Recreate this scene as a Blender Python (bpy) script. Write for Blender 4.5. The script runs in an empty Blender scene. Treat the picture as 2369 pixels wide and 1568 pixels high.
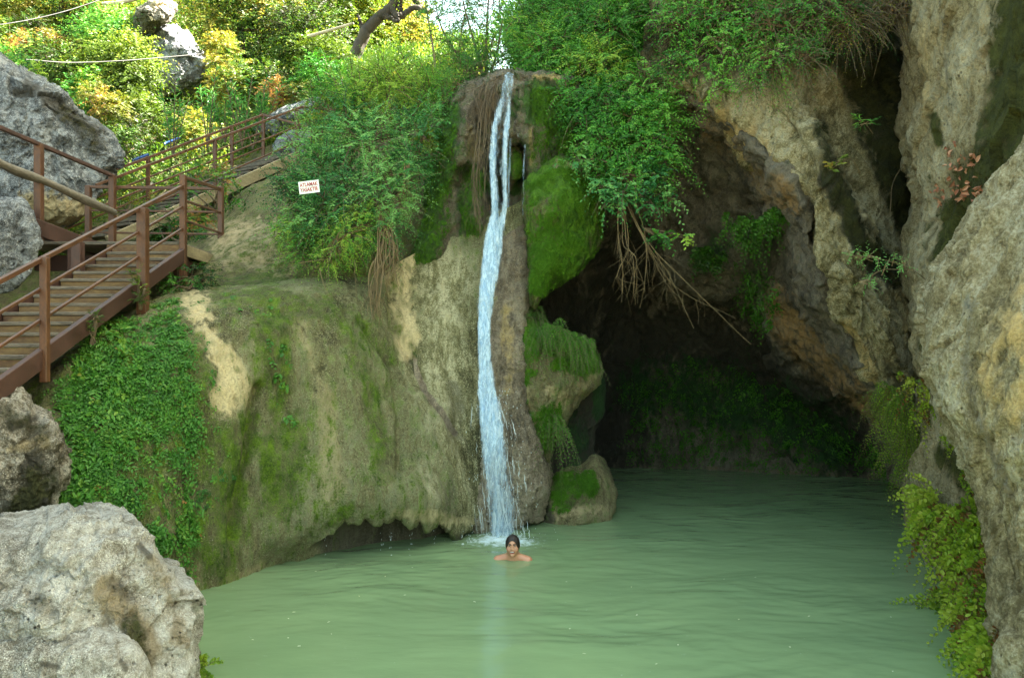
import bpy, bmesh, math, random
EXPOSURE = 3.85
import numpy as np
from mathutils import Vector, Matrix
random.seed(7)
RNG = np.random.default_rng(7)
S = bpy.context.scene
COL = S.collection
R = math.radians
# photo measuring frame: 2369 x 1568, camera 2.5 m above the water, looking level along +Y
PW, PH, F, CX, CY, CAMZ = 2369.0, 1568.0, 1824.0, 1184.5, 784.0, 2.5

def at(px, py, d):
    return ((px - CX) / F * d, d, CAMZ + (CY - py) / F * d)
def atn(a):
    a = np.asarray(a, float)
    return np.stack([(a[..., 0] - CX) / F * a[..., 2], a[..., 2], CAMZ + (CY - a[..., 1]) / F * a[..., 2]], -1)
def topx(P):
    return np.stack([CX + P[..., 0] / P[..., 1] * F, CY - (P[..., 2] - CAMZ) / P[..., 1] * F], -1)

# ---------------------------------------------------------------- noise
_perm = RNG.permutation(512)
_grad = RNG.normal(size=(512, 3)); _grad /= np.linalg.norm(_grad, axis=1)[:, None]
def perlin(P):
    P = np.asarray(P, float)
    i = np.floor(P).astype(int); f = P - i
    u = f * f * f * (f * (f * 6 - 15) + 10)
    out = 0
    for dx in (0, 1):
        for dy in (0, 1):
            for dz in (0, 1):
                h = _perm[(_perm[(_perm[(i[..., 0] + dx) & 511] + i[..., 1] + dy) & 511] + i[..., 2] + dz) & 511]
                g = _grad[h]
                dot = g[..., 0] * (f[..., 0] - dx) + g[..., 1] * (f[..., 1] - dy) + g[..., 2] * (f[..., 2] - dz)
                w = (u[..., 0] if dx else 1 - u[..., 0]) * (u[..., 1] if dy else 1 - u[..., 1]) * (u[..., 2] if dz else 1 - u[..., 2])
                out = out + w * dot
    return out * 1.5
def fbm(P, oc=4, lac=2.0, gain=0.5, ridged=False):
    P = np.asarray(P, float); a = 1.0; s = 0; t = 0
    for k in range(oc):
        n = perlin(P + 17.3 * k)
        if ridged: n = 1 - 2 * np.abs(n)
        s = s + a * n; t += a
        P = P * lac; a *= gain
    return s / t
def fracture(P, sc, amp, warp=.35):
    """broken rock: every cell of a jittered lattice is a plane with its own tilt"""
    P = np.asarray(P, float) * sc
    P = P + warp * np.stack([fbm(P * .9 + 11, 3), fbm(P * .9 + 23, 3), fbm(P * .9 + 37, 3)], -1)
    shp = P.shape[:-1]; P = P.reshape(-1, 3); i0 = np.floor(P).astype(int)
    best = np.full(len(P), 1e9); h = np.zeros(len(P))
    for dx in (-1, 0, 1):
        for dy in (-1, 0, 1):
            for dz in (-1, 0, 1):
                c = i0 + np.array([dx, dy, dz])
                k = _perm[(_perm[(_perm[c[:, 0] & 511] + c[:, 1]) & 511] + c[:, 2]) & 511]
                q = c + .5 + .45 * _grad[k]; d = P - q; l = (d * d).sum(1)
                m = l < best
                best[m] = l[m]; h[m] = ((d * _grad[(k * 7 + 3) & 511]).sum(1) + .35 * _grad[(k * 5 + 1) & 511][:, 0])[m]
    return (h * amp).reshape(shp)
def smooth(x, a, b):
    t = np.clip((x - a) / (b - a), 0, 1)
    return t * t * (3 - 2 * t)

# ---------------------------------------------------------------- interpolation
def cr(pts, n, closed=False):
    """Catmull-Rom through pts (k, ...) sampled at n values, uniform in index"""
    pts = np.asarray(pts, float); k = len(pts)
    if closed:
        t = np.linspace(0, k, n, endpoint=False); i = np.floor(t).astype(int); f = t - i
        g = lambda j: pts[(i + j) % k]
    else:
        t = np.linspace(0, k - 1, n); i = np.minimum(np.floor(t).astype(int), k - 2); f = t - i
        ext = np.concatenate([(2 * pts[0] - pts[1])[None], pts, (2 * pts[-1] - pts[-2])[None]])
        g = lambda j: ext[i + j + 1]
    f = f.reshape((-1,) + (1,) * (pts.ndim - 1))
    p0, p1, p2, p3 = g(-1), g(0), g(1), g(2)
    tt = 0.5
    return p1 + f * tt * (p2 - p0) + f * f * (tt * 2 * p0 - (3 - tt) * p1 + (3 - 2 * tt) * p2 - tt * p3) + f ** 3 * (-tt * p0 + (2 - tt) * p1 + (tt - 2) * p2 + tt * p3)

def grid_faces(nv, nu, wrap=False):
    i = np.arange(nv * nu).reshape(nv, nu)
    if wrap:
        i = np.concatenate([i, i[:, :1]], 1)
    return np.stack([i[:-1, :-1], i[1:, :-1], i[1:, 1:], i[:-1, 1:]], -1).reshape(-1, 4)
def grid_normals(G, wrap=False):
    if wrap:
        du = np.roll(G, -1, 1) - np.roll(G, 1, 1)
    else:
        du = np.gradient(G, axis=1)
    dv = np.gradient(G, axis=0)
    n = np.cross(dv, du)
    l = np.linalg.norm(n, axis=-1, keepdims=True)
    return n / np.maximum(l, 1e-9)

# ---------------------------------------------------------------- mesh making
def mesh(name, V, Fc, mat=None, smoothf=True, colors=None, tints=None):
    V = np.asarray(V, np.float32).reshape(-1, 3); Fc = np.asarray(Fc, np.int32)
    me = bpy.data.meshes.new(name)
    k = Fc.shape[1]
    me.vertices.add(len(V)); me.vertices.foreach_set('co', V.ravel())
    me.loops.add(Fc.size); me.loops.foreach_set('vertex_index', Fc.ravel())
    me.polygons.add(len(Fc)); me.polygons.foreach_set('loop_start', np.arange(0, Fc.size, k, dtype=np.int32))
    me.polygons.foreach_set('loop_total', np.full(len(Fc), k, np.int32))
    me.polygons.foreach_set('use_smooth', np.full(len(Fc), smoothf, bool))
    for nm, c in (('paint', colors), ('tint', tints)):
        if c is not None:
            c = np.asarray(c, np.float32)
            if c.shape[-1] == 3: c = np.concatenate([c, np.ones(c.shape[:-1] + (1,), np.float32)], -1)
            a = me.color_attributes.new(nm, 'FLOAT_COLOR', 'POINT')
            a.data.foreach_set('color', c.ravel())
    me.update(calc_edges=True); me.validate()
    if mat: me.materials.append(mat)
    return me
def link(name, me, parent=None, origin=True, loc=None):
    o = bpy.data.objects.new(name, me); COL.objects.link(o)
    if parent is not None:
        o.parent = parent
        o.matrix_parent_inverse = Matrix.Translation(-Vector(parent['_w'] if '_w' in parent else parent.location))
    elif origin and me is not None and len(me.vertices):
        co = np.empty(len(me.vertices) * 3, np.float32); me.vertices.foreach_get('co', co); co = co.reshape(-1, 3)
        c = (co.min(0) + co.max(0)) / 2; c[2] = co[:, 2].min()
        me.vertices.foreach_set('co', (co - c).ravel()); me.update()
        o.location = c.tolist()
    return o
def tag(o, label=None, cat=None, group=None, kind=None):
    if label: o['label'] = label
    if cat: o['category'] = cat
    if group: o['group'] = group
    if kind: o['kind'] = kind
    return o
def empty(name, loc):
    o = bpy.data.objects.new(name, None); COL.objects.link(o); o.location = loc; o.empty_display_size = .2
    return o

class MB:
    """collects boxes, bars and tubes into one mesh"""
    def __init__(self): self.v = []; self.f = []; self.n = 0
    def add(self, V, Fc):
        V = np.asarray(V, float); self.v.append(V)
        for q in Fc: self.f.append([int(i) + self.n for i in q])
        self.n += len(V)
    def bar(self, a, b, w, h, up=(0, 0, 1)):
        a = Vector(a); b = Vector(b); d = (b - a).normalized(); u = Vector(up)
        if abs(d.dot(u)) > .98: u = Vector((0, 1, 0))
        s = d.cross(u).normalized(); u = s.cross(d).normalized()
        V = []
        for e in (a, b):
            for i, j in ((-1, -1), (1, -1), (1, 1), (-1, 1)):
                V.append(e + s * (i * w / 2) + u * (j * h / 2))
        self.add([tuple(x) for x in V], [(0, 1, 2, 3), (7, 6, 5, 4), (0, 4, 5, 1), (1, 5, 6, 2), (2, 6, 7, 3), (3, 7, 4, 0)])
        return self
    def tube(self, pts, rad, sides=6):
        pts = np.asarray(pts, float); n = len(pts)
        rad = np.broadcast_to(np.asarray(rad, float), (n,))
        t = np.gradient(pts, axis=0); t /= np.maximum(np.linalg.norm(t, axis=1, keepdims=True), 1e-9)
        ref = np.array([0.3, 0.9, 0.2]) if abs(t[0] @ np.array([0.3, .9, .2])) < .9 else np.array([1., 0, 0])
        s = np.cross(t, ref); s /= np.linalg.norm(s, axis=1, keepdims=True); u = np.cross(s, t)
        a = np.linspace(0, 2 * np.pi, sides, endpoint=False)
        ring = pts[:, None] + rad[:, None, None] * (np.cos(a)[None, :, None] * s[:, None] + np.sin(a)[None, :, None] * u[:, None])
        Fc = grid_faces(n, sides, True).tolist()
        Fc.append(list(range(sides))[::-1]); Fc.append(list(range((n - 1) * sides, n * sides)))
        self.add(ring.reshape(-1, 3), Fc)
        return self
    def mesh(self, name, mat, smoothf=False, bevel=0):
        me = bpy.data.meshes.new(name)
        me.from_pydata(np.concatenate(self.v).tolist(), [], self.f); me.update()
        if bevel:
            bm = bmesh.new(); bm.from_mesh(me)
            bmesh.ops.bevel(bm, geom=bm.edges[:], offset=bevel, segments=1, affect='EDGES')
            bm.to_mesh(me); bm.free()
        if smoothf: me.polygons.foreach_set('use_smooth', np.ones(len(me.polygons), bool))
        if mat: me.materials.append(mat)
        return me
    def build(self, name, mat, parent=None, smoothf=False, bevel=0):
        return link(name, self.mesh(name, mat, smoothf, bevel), parent)

# ---------------------------------------------------------------- rock surfaces
def net(rows, nu, nv):
    """smooth surface through rows of measured points (px, py, distance)"""
    W = [atn(r) for r in rows]
    L = np.stack([cr(w, nu) for w in W])
    return cr(L, nv)
def displace(G, fn, wrap=False, edge=None):
    N = grid_normals(G, wrap)
    h = fn(G)
    return G + N * h[..., None], N
def pdist(uv, line):
    """distance in measuring units to a polyline"""
    line = np.asarray(line, float)
    if len(line) == 1: return np.linalg.norm(uv - line[0], axis=-1)
    best = np.full(uv.shape[:-1], 1e9)
    for a, b in zip(line[:-1], line[1:]):
        ab = b - a; t = np.clip(((uv - a) @ ab) / max(ab @ ab, 1e-9), 0, 1)
        best = np.minimum(best, np.linalg.norm(uv - a - t[..., None] * ab, axis=-1))
    return best
def strokes(G, specs, base=(0, 0, 0), wob=0.35):
    """three masks (moss, pale mineral crust, painted shade and wet stain) laid on a rock; specs: (channel, polyline, radius, strength)"""
    uv = topx(G); c = np.zeros(G.shape); c[...] = base
    wb = fbm(G * np.array([2.2, 2.2, 1.1]), 4) + .9 * fbm(G * np.array([9, 9, 5]) + 50, 4)
    for ch, line, rad, st in specs:
        d = pdist(uv, line) / rad + wob * wb * 2
        m = st * (1 - smooth(d, .1, 1.25))
        if st >= 0: c[..., ch] = np.maximum(c[..., ch], m)
        else: c[..., ch] = c[..., ch] * (1 + m)
    return np.clip(c, 0, 1)
BLOBS = {}
def blob(outline, center, bulge, back, nr=90, na=260, p=2.2, rough=None, paint=None, base=(0, 0, 0), name='boulder', mat=None, parent=None, facets=0, seed=1):
    """closed rounded rock through a measured outline of (px, py, distance)"""
    O = cr(atn(outline), na, True); c = np.array(at(*center))
    r = np.concatenate([np.linspace(0, 1, nr), np.linspace(1, 0, nr // 2)[1:]])
    front = np.arange(len(r)) < nr
    prof = np.power(np.maximum(1 - r ** p, 0), 1 / 2.0)
    ray = c / np.linalg.norm(c)
    base_pt = c + ray * 0
    G = base_pt + (O[None] - base_pt) * r[:, None, None]
    off = np.where(front, -bulge * prof, back * prof)
    G = G + ray * off[:, None, None]
    if facets:
        rg = np.random.default_rng(seed); m = G.reshape(-1, 3).mean(0)
        for _ in range(facets):
            n = rg.normal(size=3); n[1] = -abs(n[1]) * 1.3; n /= np.linalg.norm(n)
            h = (G - m) @ n; thr = h.max() * rg.uniform(.70, .9) if abs(n[1]) > .6 else h.max() * rg.uniform(.95, .99)
            G = G - np.maximum(h - thr, 0)[..., None] * n * .8
    if rough is not None:
        # outward direction: from the middle of the rock
        m = O.mean(0); n = G - m; n /= np.maximum(np.linalg.norm(n, axis=-1, keepdims=True), 1e-6)
        G = G + n * rough(G)[..., None]
    colr = strokes(G, paint or [], base)
    nv = len(r)
    me = mesh(name, G, grid_faces(nv, na, True)[:, ::-1], mat, True, colr.reshape(-1, 3))
    o = link(name, me, parent); BLOBS[o.name] = G[:nr]
    return o
# ---------------------------------------------------------------- materials
def newmat(name):
    m = bpy.data.materials.new(name); m.use_nodes = True
    nt = m.node_tree; nt.nodes.clear()
    out = nt.nodes.new('ShaderNodeOutputMaterial')
    return m, nt, out
class NT:
    def __init__(self, nt): self.nt = nt
    def n(self, t, **kw):
        x = self.nt.nodes.new(t)
        for k, v in kw.items():
            if k.startswith('i_'):
                key = k[2:]; key = int(key) if key.isdigit() else key.replace('_', ' ')
                self.set(x.inputs[key], v)
            else: setattr(x, k, v)
        return x
    def set(self, s, v):
        if hasattr(v, 'links') or isinstance(v, bpy.types.NodeSocket): self.nt.links.new(v, s)
        else:
            if isinstance(v, (tuple, list)) and len(v) == 3 and s.type == 'RGBA': v = (*v, 1)
            s.default_value = v
    def mapped(self, scale, coord):
        m = self.n('ShaderNodeMapping'); self.set(m.inputs['Vector'], coord); m.inputs['Scale'].default_value = scale
        return m.outputs[0]
    def noise(self, vec, sc, det=5, rough=.6, dist=0.):
        x = self.n('ShaderNodeTexNoise'); self.set(x.inputs['Vector'], vec)
        x.inputs['Scale'].default_value = sc; x.inputs['Detail'].default_value = det; x.inputs['Roughness'].default_value = rough; x.inputs['Distortion'].default_value = dist
        return x.outputs['Fac']
    def ramp(self, fac, stops, interp='LINEAR'):
        r = self.n('ShaderNodeValToRGB'); self.set(r.inputs[0], fac); r.color_ramp.interpolation = interp
        e = r.color_ramp.elements
        while len(e) < len(stops): e.new(.5)
        for el, (p, c) in zip(e, stops):
            el.position = p; el.color = (*c, 1) if len(c) == 3 else c
        return r.outputs[0]
    def mr(self, v, a, b, c=0., d=1.):
        x = self.n('ShaderNodeMapRange'); self.set(x.inputs[0], v)
        x.interpolation_type = 'SMOOTHSTEP'
        for i, k in ((1, a), (2, b), (3, c), (4, d)): self.set(x.inputs[i], k)
        return x.outputs[0]
    def math(self, op, a, b=0., clamp=False):
        x = self.n('ShaderNodeMath'); x.operation = op; x.use_clamp = clamp
        self.set(x.inputs[0], a); self.set(x.inputs[1], b); return x.outputs[0]
    def mix(self, fac, a, b, mode='MIX'):
        x = self.n('ShaderNodeMix'); x.data_type = 'RGBA'; x.blend_type = mode
        self.set(x.inputs[0], fac); self.set(x.inputs[6], a); self.set(x.inputs[7], b); return x.outputs[2]

def rock_mat(name, dark, mid, light, moss_a=(.03, .07, .008), moss_b=(.09, .13, .02), tan=(.42, .33, .19), stain_shade=(.05, .045, .035),
             streak=1.0, pits=.35, rough=.85, bump=.5, fine=1.0, wet=0.0, grain=.55, rot=0.0):
    m, nt, out = newmat(name); N = NT(nt)
    tc = N.n('ShaderNodeTexCoord').outputs['Object']
    att = N.n('ShaderNodeVertexColor', layer_name='paint'); sep = N.n('ShaderNodeSeparateColor'); nt.links.new(att.outputs[0], sep.inputs[0])
    tr_ = N.n('ShaderNodeMapping'); N.set(tr_.inputs['Vector'], tc); tr_.inputs['Rotation'].default_value = (0, R(rot), 0)
    st = N.mapped((1, 1, 1 - .78 * streak), tr_.outputs[0])
    n1 = N.noise(st, 1.6, 6, .62, .4); n2 = N.noise(st, 9 * fine, 6, .68); n3 = N.noise(tc, 42 * fine, 5, .7)
    s = N.math('ADD', N.math('MULTIPLY', n1, .36), N.math('ADD', N.math('MULTIPLY', n2, .38), N.math('MULTIPLY', n3, .34)))
    col = N.ramp(s, [(.445, dark), (.535, mid), (.625, light)])
    n4 = N.noise(N.mapped((1, 1, 1 - .5 * streak), tc), 95 * fine, 3, .75)
    col = N.mix(N.math('MULTIPLY', N.mr(N.math('ADD', N.math('MULTIPLY', n4, .7), N.math('MULTIPLY', n2, .3)), .52, .66), grain), col, tuple(min(1, 1.55 * x) for x in light))
    col = N.mix(N.math('MULTIPLY', N.mr(N.math('ADD', N.math('MULTIPLY', n4, .6), N.math('MULTIPLY', n1, .4)), .46, .36), grain * 1.2), col, tuple(.55 * x for x in dark))
    # pale crust
    tn = N.mr(N.math('ADD', sep.outputs[1], N.math('MULTIPLY', N.math('SUBTRACT', N.math('ADD', N.math('MULTIPLY', n2, .6), N.math('MULTIPLY', n1, .4)), .5), 2.2)), .25, .75)
    col = N.mix(N.math('MULTIPLY', tn, .9), col, N.mix(N.mr(n3, .35, .65), tan, tuple(min(1, 1.5 * x) for x in tan)))
    # dark wet stains and painted shade
    sf = N.mr(N.math('ADD', sep.outputs[2], N.math('MULTIPLY', N.math('SUBTRACT', N.math('ADD', N.math('MULTIPLY', n2, .6), N.math('MULTIPLY', n3, .4)), .5), 1.1)), .3, .75)
    col = N.mix(N.math('MULTIPLY', sf, .85), col, stain_shade)
    # moss
    mf = N.mr(N.math('ADD', sep.outputs[0], N.math('MULTIPLY', N.math('SUBTRACT', N.math('ADD', N.math('MULTIPLY', n2, .5), N.math('ADD', N.math('MULTIPLY', n3, .3), N.math('MULTIPLY', n1, .2))), .5), 3.4)), .2, .8)
    mn = N.noise(tc, 6, 5, .7); mn2 = N.noise(tc, 70, 3, .7)
    mc = N.mix(N.mr(N.math('ADD', N.math('MULTIPLY', mn, .6), N.math('MULTIPLY', mn2, .4)), .36, .64), moss_a, moss_b)
    col = N.mix(mf, col, mc)
    # pits
    vor = N.n('ShaderNodeTexVoronoi', i_Scale=14.0 * fine); N.set(vor.inputs['Vector'], N.mapped((1, 1, .8), tc))
    pit = N.mr(N.math('ADD', vor.outputs['Distance'], N.math('MULTIPLY', n2, .45)), .22, .42, 1.0, 0.0)
    pit = N.math('MULTIPLY', pit, N.math('MULTIPLY', pits, N.mr(n1, .42, .6)))
    col = N.mix(pit, col, tuple(.35 * x for x in dark))
    b = N.n('ShaderNodeBsdfPrincipled'); N.set(b.inputs['Base Color'], col)
    N.set(b.inputs['Roughness'], N.mix(wet, (rough,) * 3, N.ramp(n2, [(.3, (.25,) * 3), (.7, (.7,) * 3)])) if wet else rough)
    b.inputs['Specular IOR Level'].default_value = .3 + .3 * wet
    h = N.math('ADD', N.math('ADD', N.math('MULTIPLY', n2, .8), N.math('MULTIPLY', n4, .22)), N.math('ADD', N.math('MULTIPLY', n3, .5), N.math('MULTIPLY', pit, -1.0)))
    h = N.math('ADD', h, N.math('MULTIPLY', N.math('MULTIPLY', mf, mn2), .5))
    bp = N.n('ShaderNodeBump', i_Strength=bump, i_Distance=.05); N.set(bp.inputs['Height'], h)
    nt.links.new(bp.outputs[0], b.inputs['Normal']); nt.links.new(b.outputs[0], out.inputs[0])
    return m

def leaf_mat(name, stops, trans=.35, rough=.5):
    """stops: colours along the leaf's own random value"""
    m, nt, out = newmat(name); N = NT(nt)
    att = N.n('ShaderNodeVertexColor', layer_name='tint'); sep = N.n('ShaderNodeSeparateColor'); nt.links.new(att.outputs[0], sep.inputs[0])
    col = N.ramp(sep.outputs[0], stops)
    d = N.n('ShaderNodeBsdfPrincipled'); N.set(d.inputs['Base Color'], col); d.inputs['Roughness'].default_value = rough
    d.inputs['Specular IOR Level'].default_value = .35
    t = N.n('ShaderNodeBsdfTranslucent'); N.set(t.inputs['Color'], N.mix(1.0, col, (1.0, 1.0, .45), 'MULTIPLY'))
    mx = N.n('ShaderNodeMixShader', i_0=trans); nt.links.new(d.outputs[0], mx.inputs[1]); nt.links.new(t.outputs[0], mx.inputs[2])
    nt.links.new(mx.outputs[0], out.inputs[0])
    return m
def plain_mat(name, a, b, scale=(6, 6, 6), rough=.6, bump=.2, detail_scale=1.0, metal=0., c=None):
    m, nt, out = newmat(name); N = NT(nt)
    tc = N.n('ShaderNodeTexCoord').outputs['Object']
    v = N.mapped(scale, tc); n1 = N.noise(v, 1.0 * detail_scale, 6, .65); n2 = N.noise(v, 7 * detail_scale, 4, .6)
    s = N.math('ADD', N.math('MULTIPLY', n1, .6), N.math('MULTIPLY', n2, .4))
    stops = [(.38, a), (.62, b)] + ([(.72, c)] if c else [])
    col = N.ramp(s, stops)
    d = N.n('ShaderNodeBsdfPrincipled'); N.set(d.inputs['Base Color'], col); d.inputs['Metallic'].default_value = metal
    N.set(d.inputs['Roughness'], N.mr(s, .3, .7, rough - .12, rough + .15))
    bp = N.n('ShaderNodeBump', i_Strength=bump, i_Distance=.01); N.set(bp.inputs['Height'], s)
    nt.links.new(bp.outputs[0], d.inputs['Normal']); nt.links.new(d.outputs[0], out.inputs[0])
    return m

M = {}
M['wall'] = rock_mat('travertine', (.06, .056, .022), (.20, .185, .088), (.48, .45, .30), streak=1, pits=.3, bump=1.1, moss_a=(.03, .06, .003), moss_b=(.14, .235, .012), tan=(.48, .39, .22), grain=.8)
M['apron'] = rock_mat('wet_travertine', (.085, .066, .044), (.22, .175, .12), (.42, .35, .25), streak=.55, pits=.5, bump=1.5, moss_a=(.02, .065, .006), moss_b=(.075, .18, .015), tan=(.42, .31, .13), wet=.5, grain=.6)
M['mossrock'] = rock_mat('mossy_rock', (.075, .065, .03), (.19, .16, .08), (.38, .33, .19), streak=.7, pits=.2, bump=1.2, moss_a=(.03, .09, .004), moss_b=(.11, .25, .012))
M['cave'] = rock_mat('cave_rock', (.04, .033, .023), (.105, .088, .062), (.20, .175, .135), streak=.3, pits=.3, bump=1.2, tan=(.20, .115, .04), stain_shade=(.018, .016, .011), moss_a=(.008, .03, .005), moss_b=(.02, .07, .012), wet=.3)
M['cliff'] = rock_mat('cliff_rock', (.08, .066, .026), (.255, .215, .11), (.56, .51, .36), streak=.6, pits=.5, bump=1.3, grain=.4, moss_a=(.014, .017, .003), moss_b=(.045, .048, .008), tan=(.34, .22, .07), rot=-28)
M['slab'] = rock_mat('pale_slab_rock', (.12, .094, .042), (.305, .255, .14), (.57, .52, .375), streak=.6, pits=.6, bump=1.3, grain=.14, moss_a=(.026, .032, .005), moss_b=(.08, .088, .015), tan=(.40, .29, .125), stain_shade=(.11, .115, .12), rot=22)
M['greyrock'] = rock_mat('grey_boulder_rock', (.045, .047, .05), (.15, .16, .17), (.42, .44, .46), streak=.15, pits=.9, bump=1.4, grain=1.0, moss_a=(.035, .034, .012), moss_b=(.08, .075, .03), tan=(.33, .26, .14))
M['palerock'] = rock_mat('pale_boulder_rock', (.20, .175, .135), (.41, .385, .335), (.62, .605, .57), streak=0, pits=.9, bump=1.3, fine=1.2, moss_a=(.04, .05, .012), moss_b=(.10, .10, .03), tan=(.21, .165, .10), stain_shade=(.08, .07, .055), grain=.8)
M['darkrock'] = rock_mat('dark_boulder_rock', (.04, .035, .022), (.16, .14, .105), (.55, .52, .46), streak=.1, pits=.5, bump=1.0, moss_a=(.02, .022, .006), moss_b=(.05, .05, .015))  # dark rock mottled with pale patches
M['soil'] = rock_mat('hill_soil', (.07, .058, .026), (.20, .165, .08), (.42, .35, .20), streak=0, pits=.2, bump=1.2, moss_a=(.04, .07, .008), moss_b=(.14, .19, .025))
SURF = {}
def strata(P, lean, f1=7.0, f2=.9):
    a = np.array([np.sin(R(lean)), -.15, np.cos(R(lean))]); a /= np.linalg.norm(a)
    t = P @ a; q = P - t[..., None] * a
    return fbm(q * f1 + (t * f2)[..., None] * a, 4, ridged=True)
# ---------------------------------------------------------------- the pool wall
def surf(name, G, rough, mat, paint=(), base=(0, 0, 0), wrap=False, parent=None, flip=False):
    if rough is not None: G, _ = displace(G, rough, wrap)
    c = strokes(G, paint, base)
    SURF[name] = (G, grid_normals(G, wrap) * (1 if flip else 1))
    fc = grid_faces(G.shape[0], G.shape[1], wrap)
    if not flip: fc = fc[:, ::-1]
    return link(name, mesh(name, G, fc, mat, True, c.reshape(-1, 3)), parent)
def ext(row_world, dx=0, dy=0, dz=0): return row_world + np.array([dx, dy, dz])

# columns of the wall, top to bottom
WALL = [
 [(-120, 920, 9.2), (-140, 940, 7.9), (-150, 1020, 7.2), (-150, 1100, 6.9), (-150, 1200, 6.7), (-150, 1300, 6.6), (-150, 1480, 6.5)],
 [(90, 860, 8.6), (60, 900, 7.5), (50, 1000, 7.1), (40, 1100, 6.9), (40, 1200, 6.7), (40, 1300, 6.6), (40, 1480, 6.5)],
 [(235, 765, 8.6), (215, 800, 8.05), (170, 920, 7.5), (150, 1050, 7.15), (145, 1200, 6.9), (150, 1320, 6.7), (150, 1480, 6.55)],
 [(345, 700, 9.4), (335, 745, 8.7), (300, 860, 7.95), (285, 1000, 7.55), (290, 1180, 7.25), (300, 1320, 7.05), (320, 1450, 6.85)],
 [(430, 668, 9.9), (440, 720, 9.1), (440, 830, 8.45), (430, 980, 8.1), (430, 1160, 7.9), (440, 1290, 7.8), (448, 1372, 7.76)],
 [(500, 662, 10.1), (520, 705, 9.35), (540, 800, 8.75), (530, 960, 8.45), (505, 1140, 8.2), (505, 1270, 8.05), (510, 1350, 8.06)],
 [(590, 660, 10.2), (600, 695, 9.5), (610, 790, 8.95), (590, 960, 8.72), (565, 1130, 8.5), (570, 1260, 8.4), (580, 1326, 8.41)],
 [(680, 648, 10.4), (685, 690, 9.7), (690, 780, 9.25), (685, 960, 8.95), (675, 1130, 8.7), (672, 1230, 8.62), (672, 1296, 8.85)],
 [(780, 640, 10.5), (780, 690, 9.9), (790, 800, 9.45), (790, 960, 9.1), (785, 1100, 8.85), (780, 1170, 8.76), (775, 1225, 8.85)],
 [(860, 640, 10.7), (870, 710, 10.15), (880, 830, 9.75), (885, 980, 9.35), (890, 1100, 9.08), (893, 1160, 9.0), (895, 1203, 9.12)],
 [(935, 600, 10.95), (925, 700, 10.6), (935, 830, 10.1), (955, 980, 9.6), (970, 1100, 9.3), (978, 1160, 9.22), (980, 1212, 9.33)],
 [(1010, 560, 11.1), (1010, 690, 10.75), (1020, 830, 10.3), (1040, 980, 9.95), (1050, 1100, 9.75), (1055, 1170, 9.7), (1056, 1222, 9.82)],
 [(1085, 520, 11.2), (1090, 680, 10.8), (1095, 820, 10.5), (1105, 970, 10.28), (1112, 1090, 10.15), (1116, 1160, 10.1), (1118, 1222, 10.2)],
 [(1150, 490, 11.25), (1150, 650, 10.9), (1155, 800, 10.62), (1165, 950, 10.42), (1172, 1080, 10.3), (1176, 1150, 10.25), (1178, 1216, 10.35)],
 [(1195, 470, 11.25), (1188, 620, 10.95), (1186, 780, 10.68), (1200, 930, 10.48), (1220, 1070, 10.32), (1226, 1140, 10.3), (1226, 1204, 10.45)],
 [(1222, 450, 11.35), (1212, 600, 11.1), (1200, 740, 10.85), (1206, 900, 10.68), (1246, 1050, 10.5), (1258, 1130, 10.52), (1250, 1190, 10.7)],
 [(1232, 450, 12.3), (1222, 600, 12.0), (1206, 740, 11.8), (1210, 900, 11.6), (1250, 1050, 11.5), (1262, 1130, 11.5), (1254, 1185, 11.5)],
]
wallW = np.stack([atn(c) for c in WALL])            # (cols, rows, 3)
bottom = wallW[:, -1].copy()
lipx = np.array([0, 0, 0, 0, 0, 0, 0, .1, .9, 1, 1, 1, 1, .8, .5, .2, 0])   # how undercut each column is
u1 = bottom + np.stack([0 * lipx, lipx * .18, -.12 * (1 - lipx) + .06 * lipx], -1)
u2 = bottom + np.stack([0 * lipx, lipx * .55 + .02, -.3 * (1 - lipx) - .02 * lipx], -1)
u3 = bottom + np.stack([0 * lipx, lipx * .62 + .03, -.6 + 0 * lipx], -1)
wallW = np.concatenate([wallW, u1[:, None], u2[:, None], u3[:, None]], 1).transpose(1, 0, 2)
NU, NV = 520, 470
G = cr(np.stack([cr(r, NU) for r in wallW]), NV)
tv = np.linspace(0, wallW.shape[0] - 1, NV)[:, None] * np.ones((1, NU))
su = np.linspace(0, 16, NU)[None] * np.ones((NV, 1))
lipw = np.interp(su, np.arange(17), lipx)
# hanging drips along the undercut edge
dr = fbm(np.stack([su * 2.1, 0 * su, 0 * su + 3.3], -1), 3) + .35 * fbm(np.stack([su * 7.0, 0 * su + 9, 0 * su], -1), 2)
G[..., 2] += lipw * dr * .22 * np.exp(-((tv - 6.1) / .75) ** 2)
def wall_rough(P):
    q = P * np.array([1, 1, .16])
    fl = fbm(q * 2.1 + 5, 4) * .10                      # long flutes
    fl2 = fbm(P * np.array([5.5, 5.5, .8]), 3, ridged=True) * .036
    lump = fbm(P * .8, 4) * .12
    grain = fbm(P * np.array([18, 18, 8]), 3) * .022
    fade = np.interp(tv, [0, .4, 1, 8, 9], [.2, .5, 1, 1, .3])
    uv = topx(P)
    crease = -.16 * np.exp(-(pdist(uv, [(600, 900), (575, 1010), (552, 1120), (535, 1240)]) / 13) ** 2) + .07 * np.exp(-(pdist(uv, [(560, 900), (535, 1010), (515, 1120)]) / 34) ** 2)
    crease = crease - .10 * np.exp(-(pdist(uv, [(850, 760), (915, 850), (930, 960), (925, 1080)]) / 10) ** 2) - .09 * np.exp(-(pdist(uv, [(955, 820), (910, 760), (905, 640)]) / 12) ** 2) - .08 * np.exp(-(pdist(uv, [(955, 825), (985, 900), (1060, 1000)]) / 12) ** 2)
    return (fl + fl2 + lump + grain) * fade + crease * (fade > .45)
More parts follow.
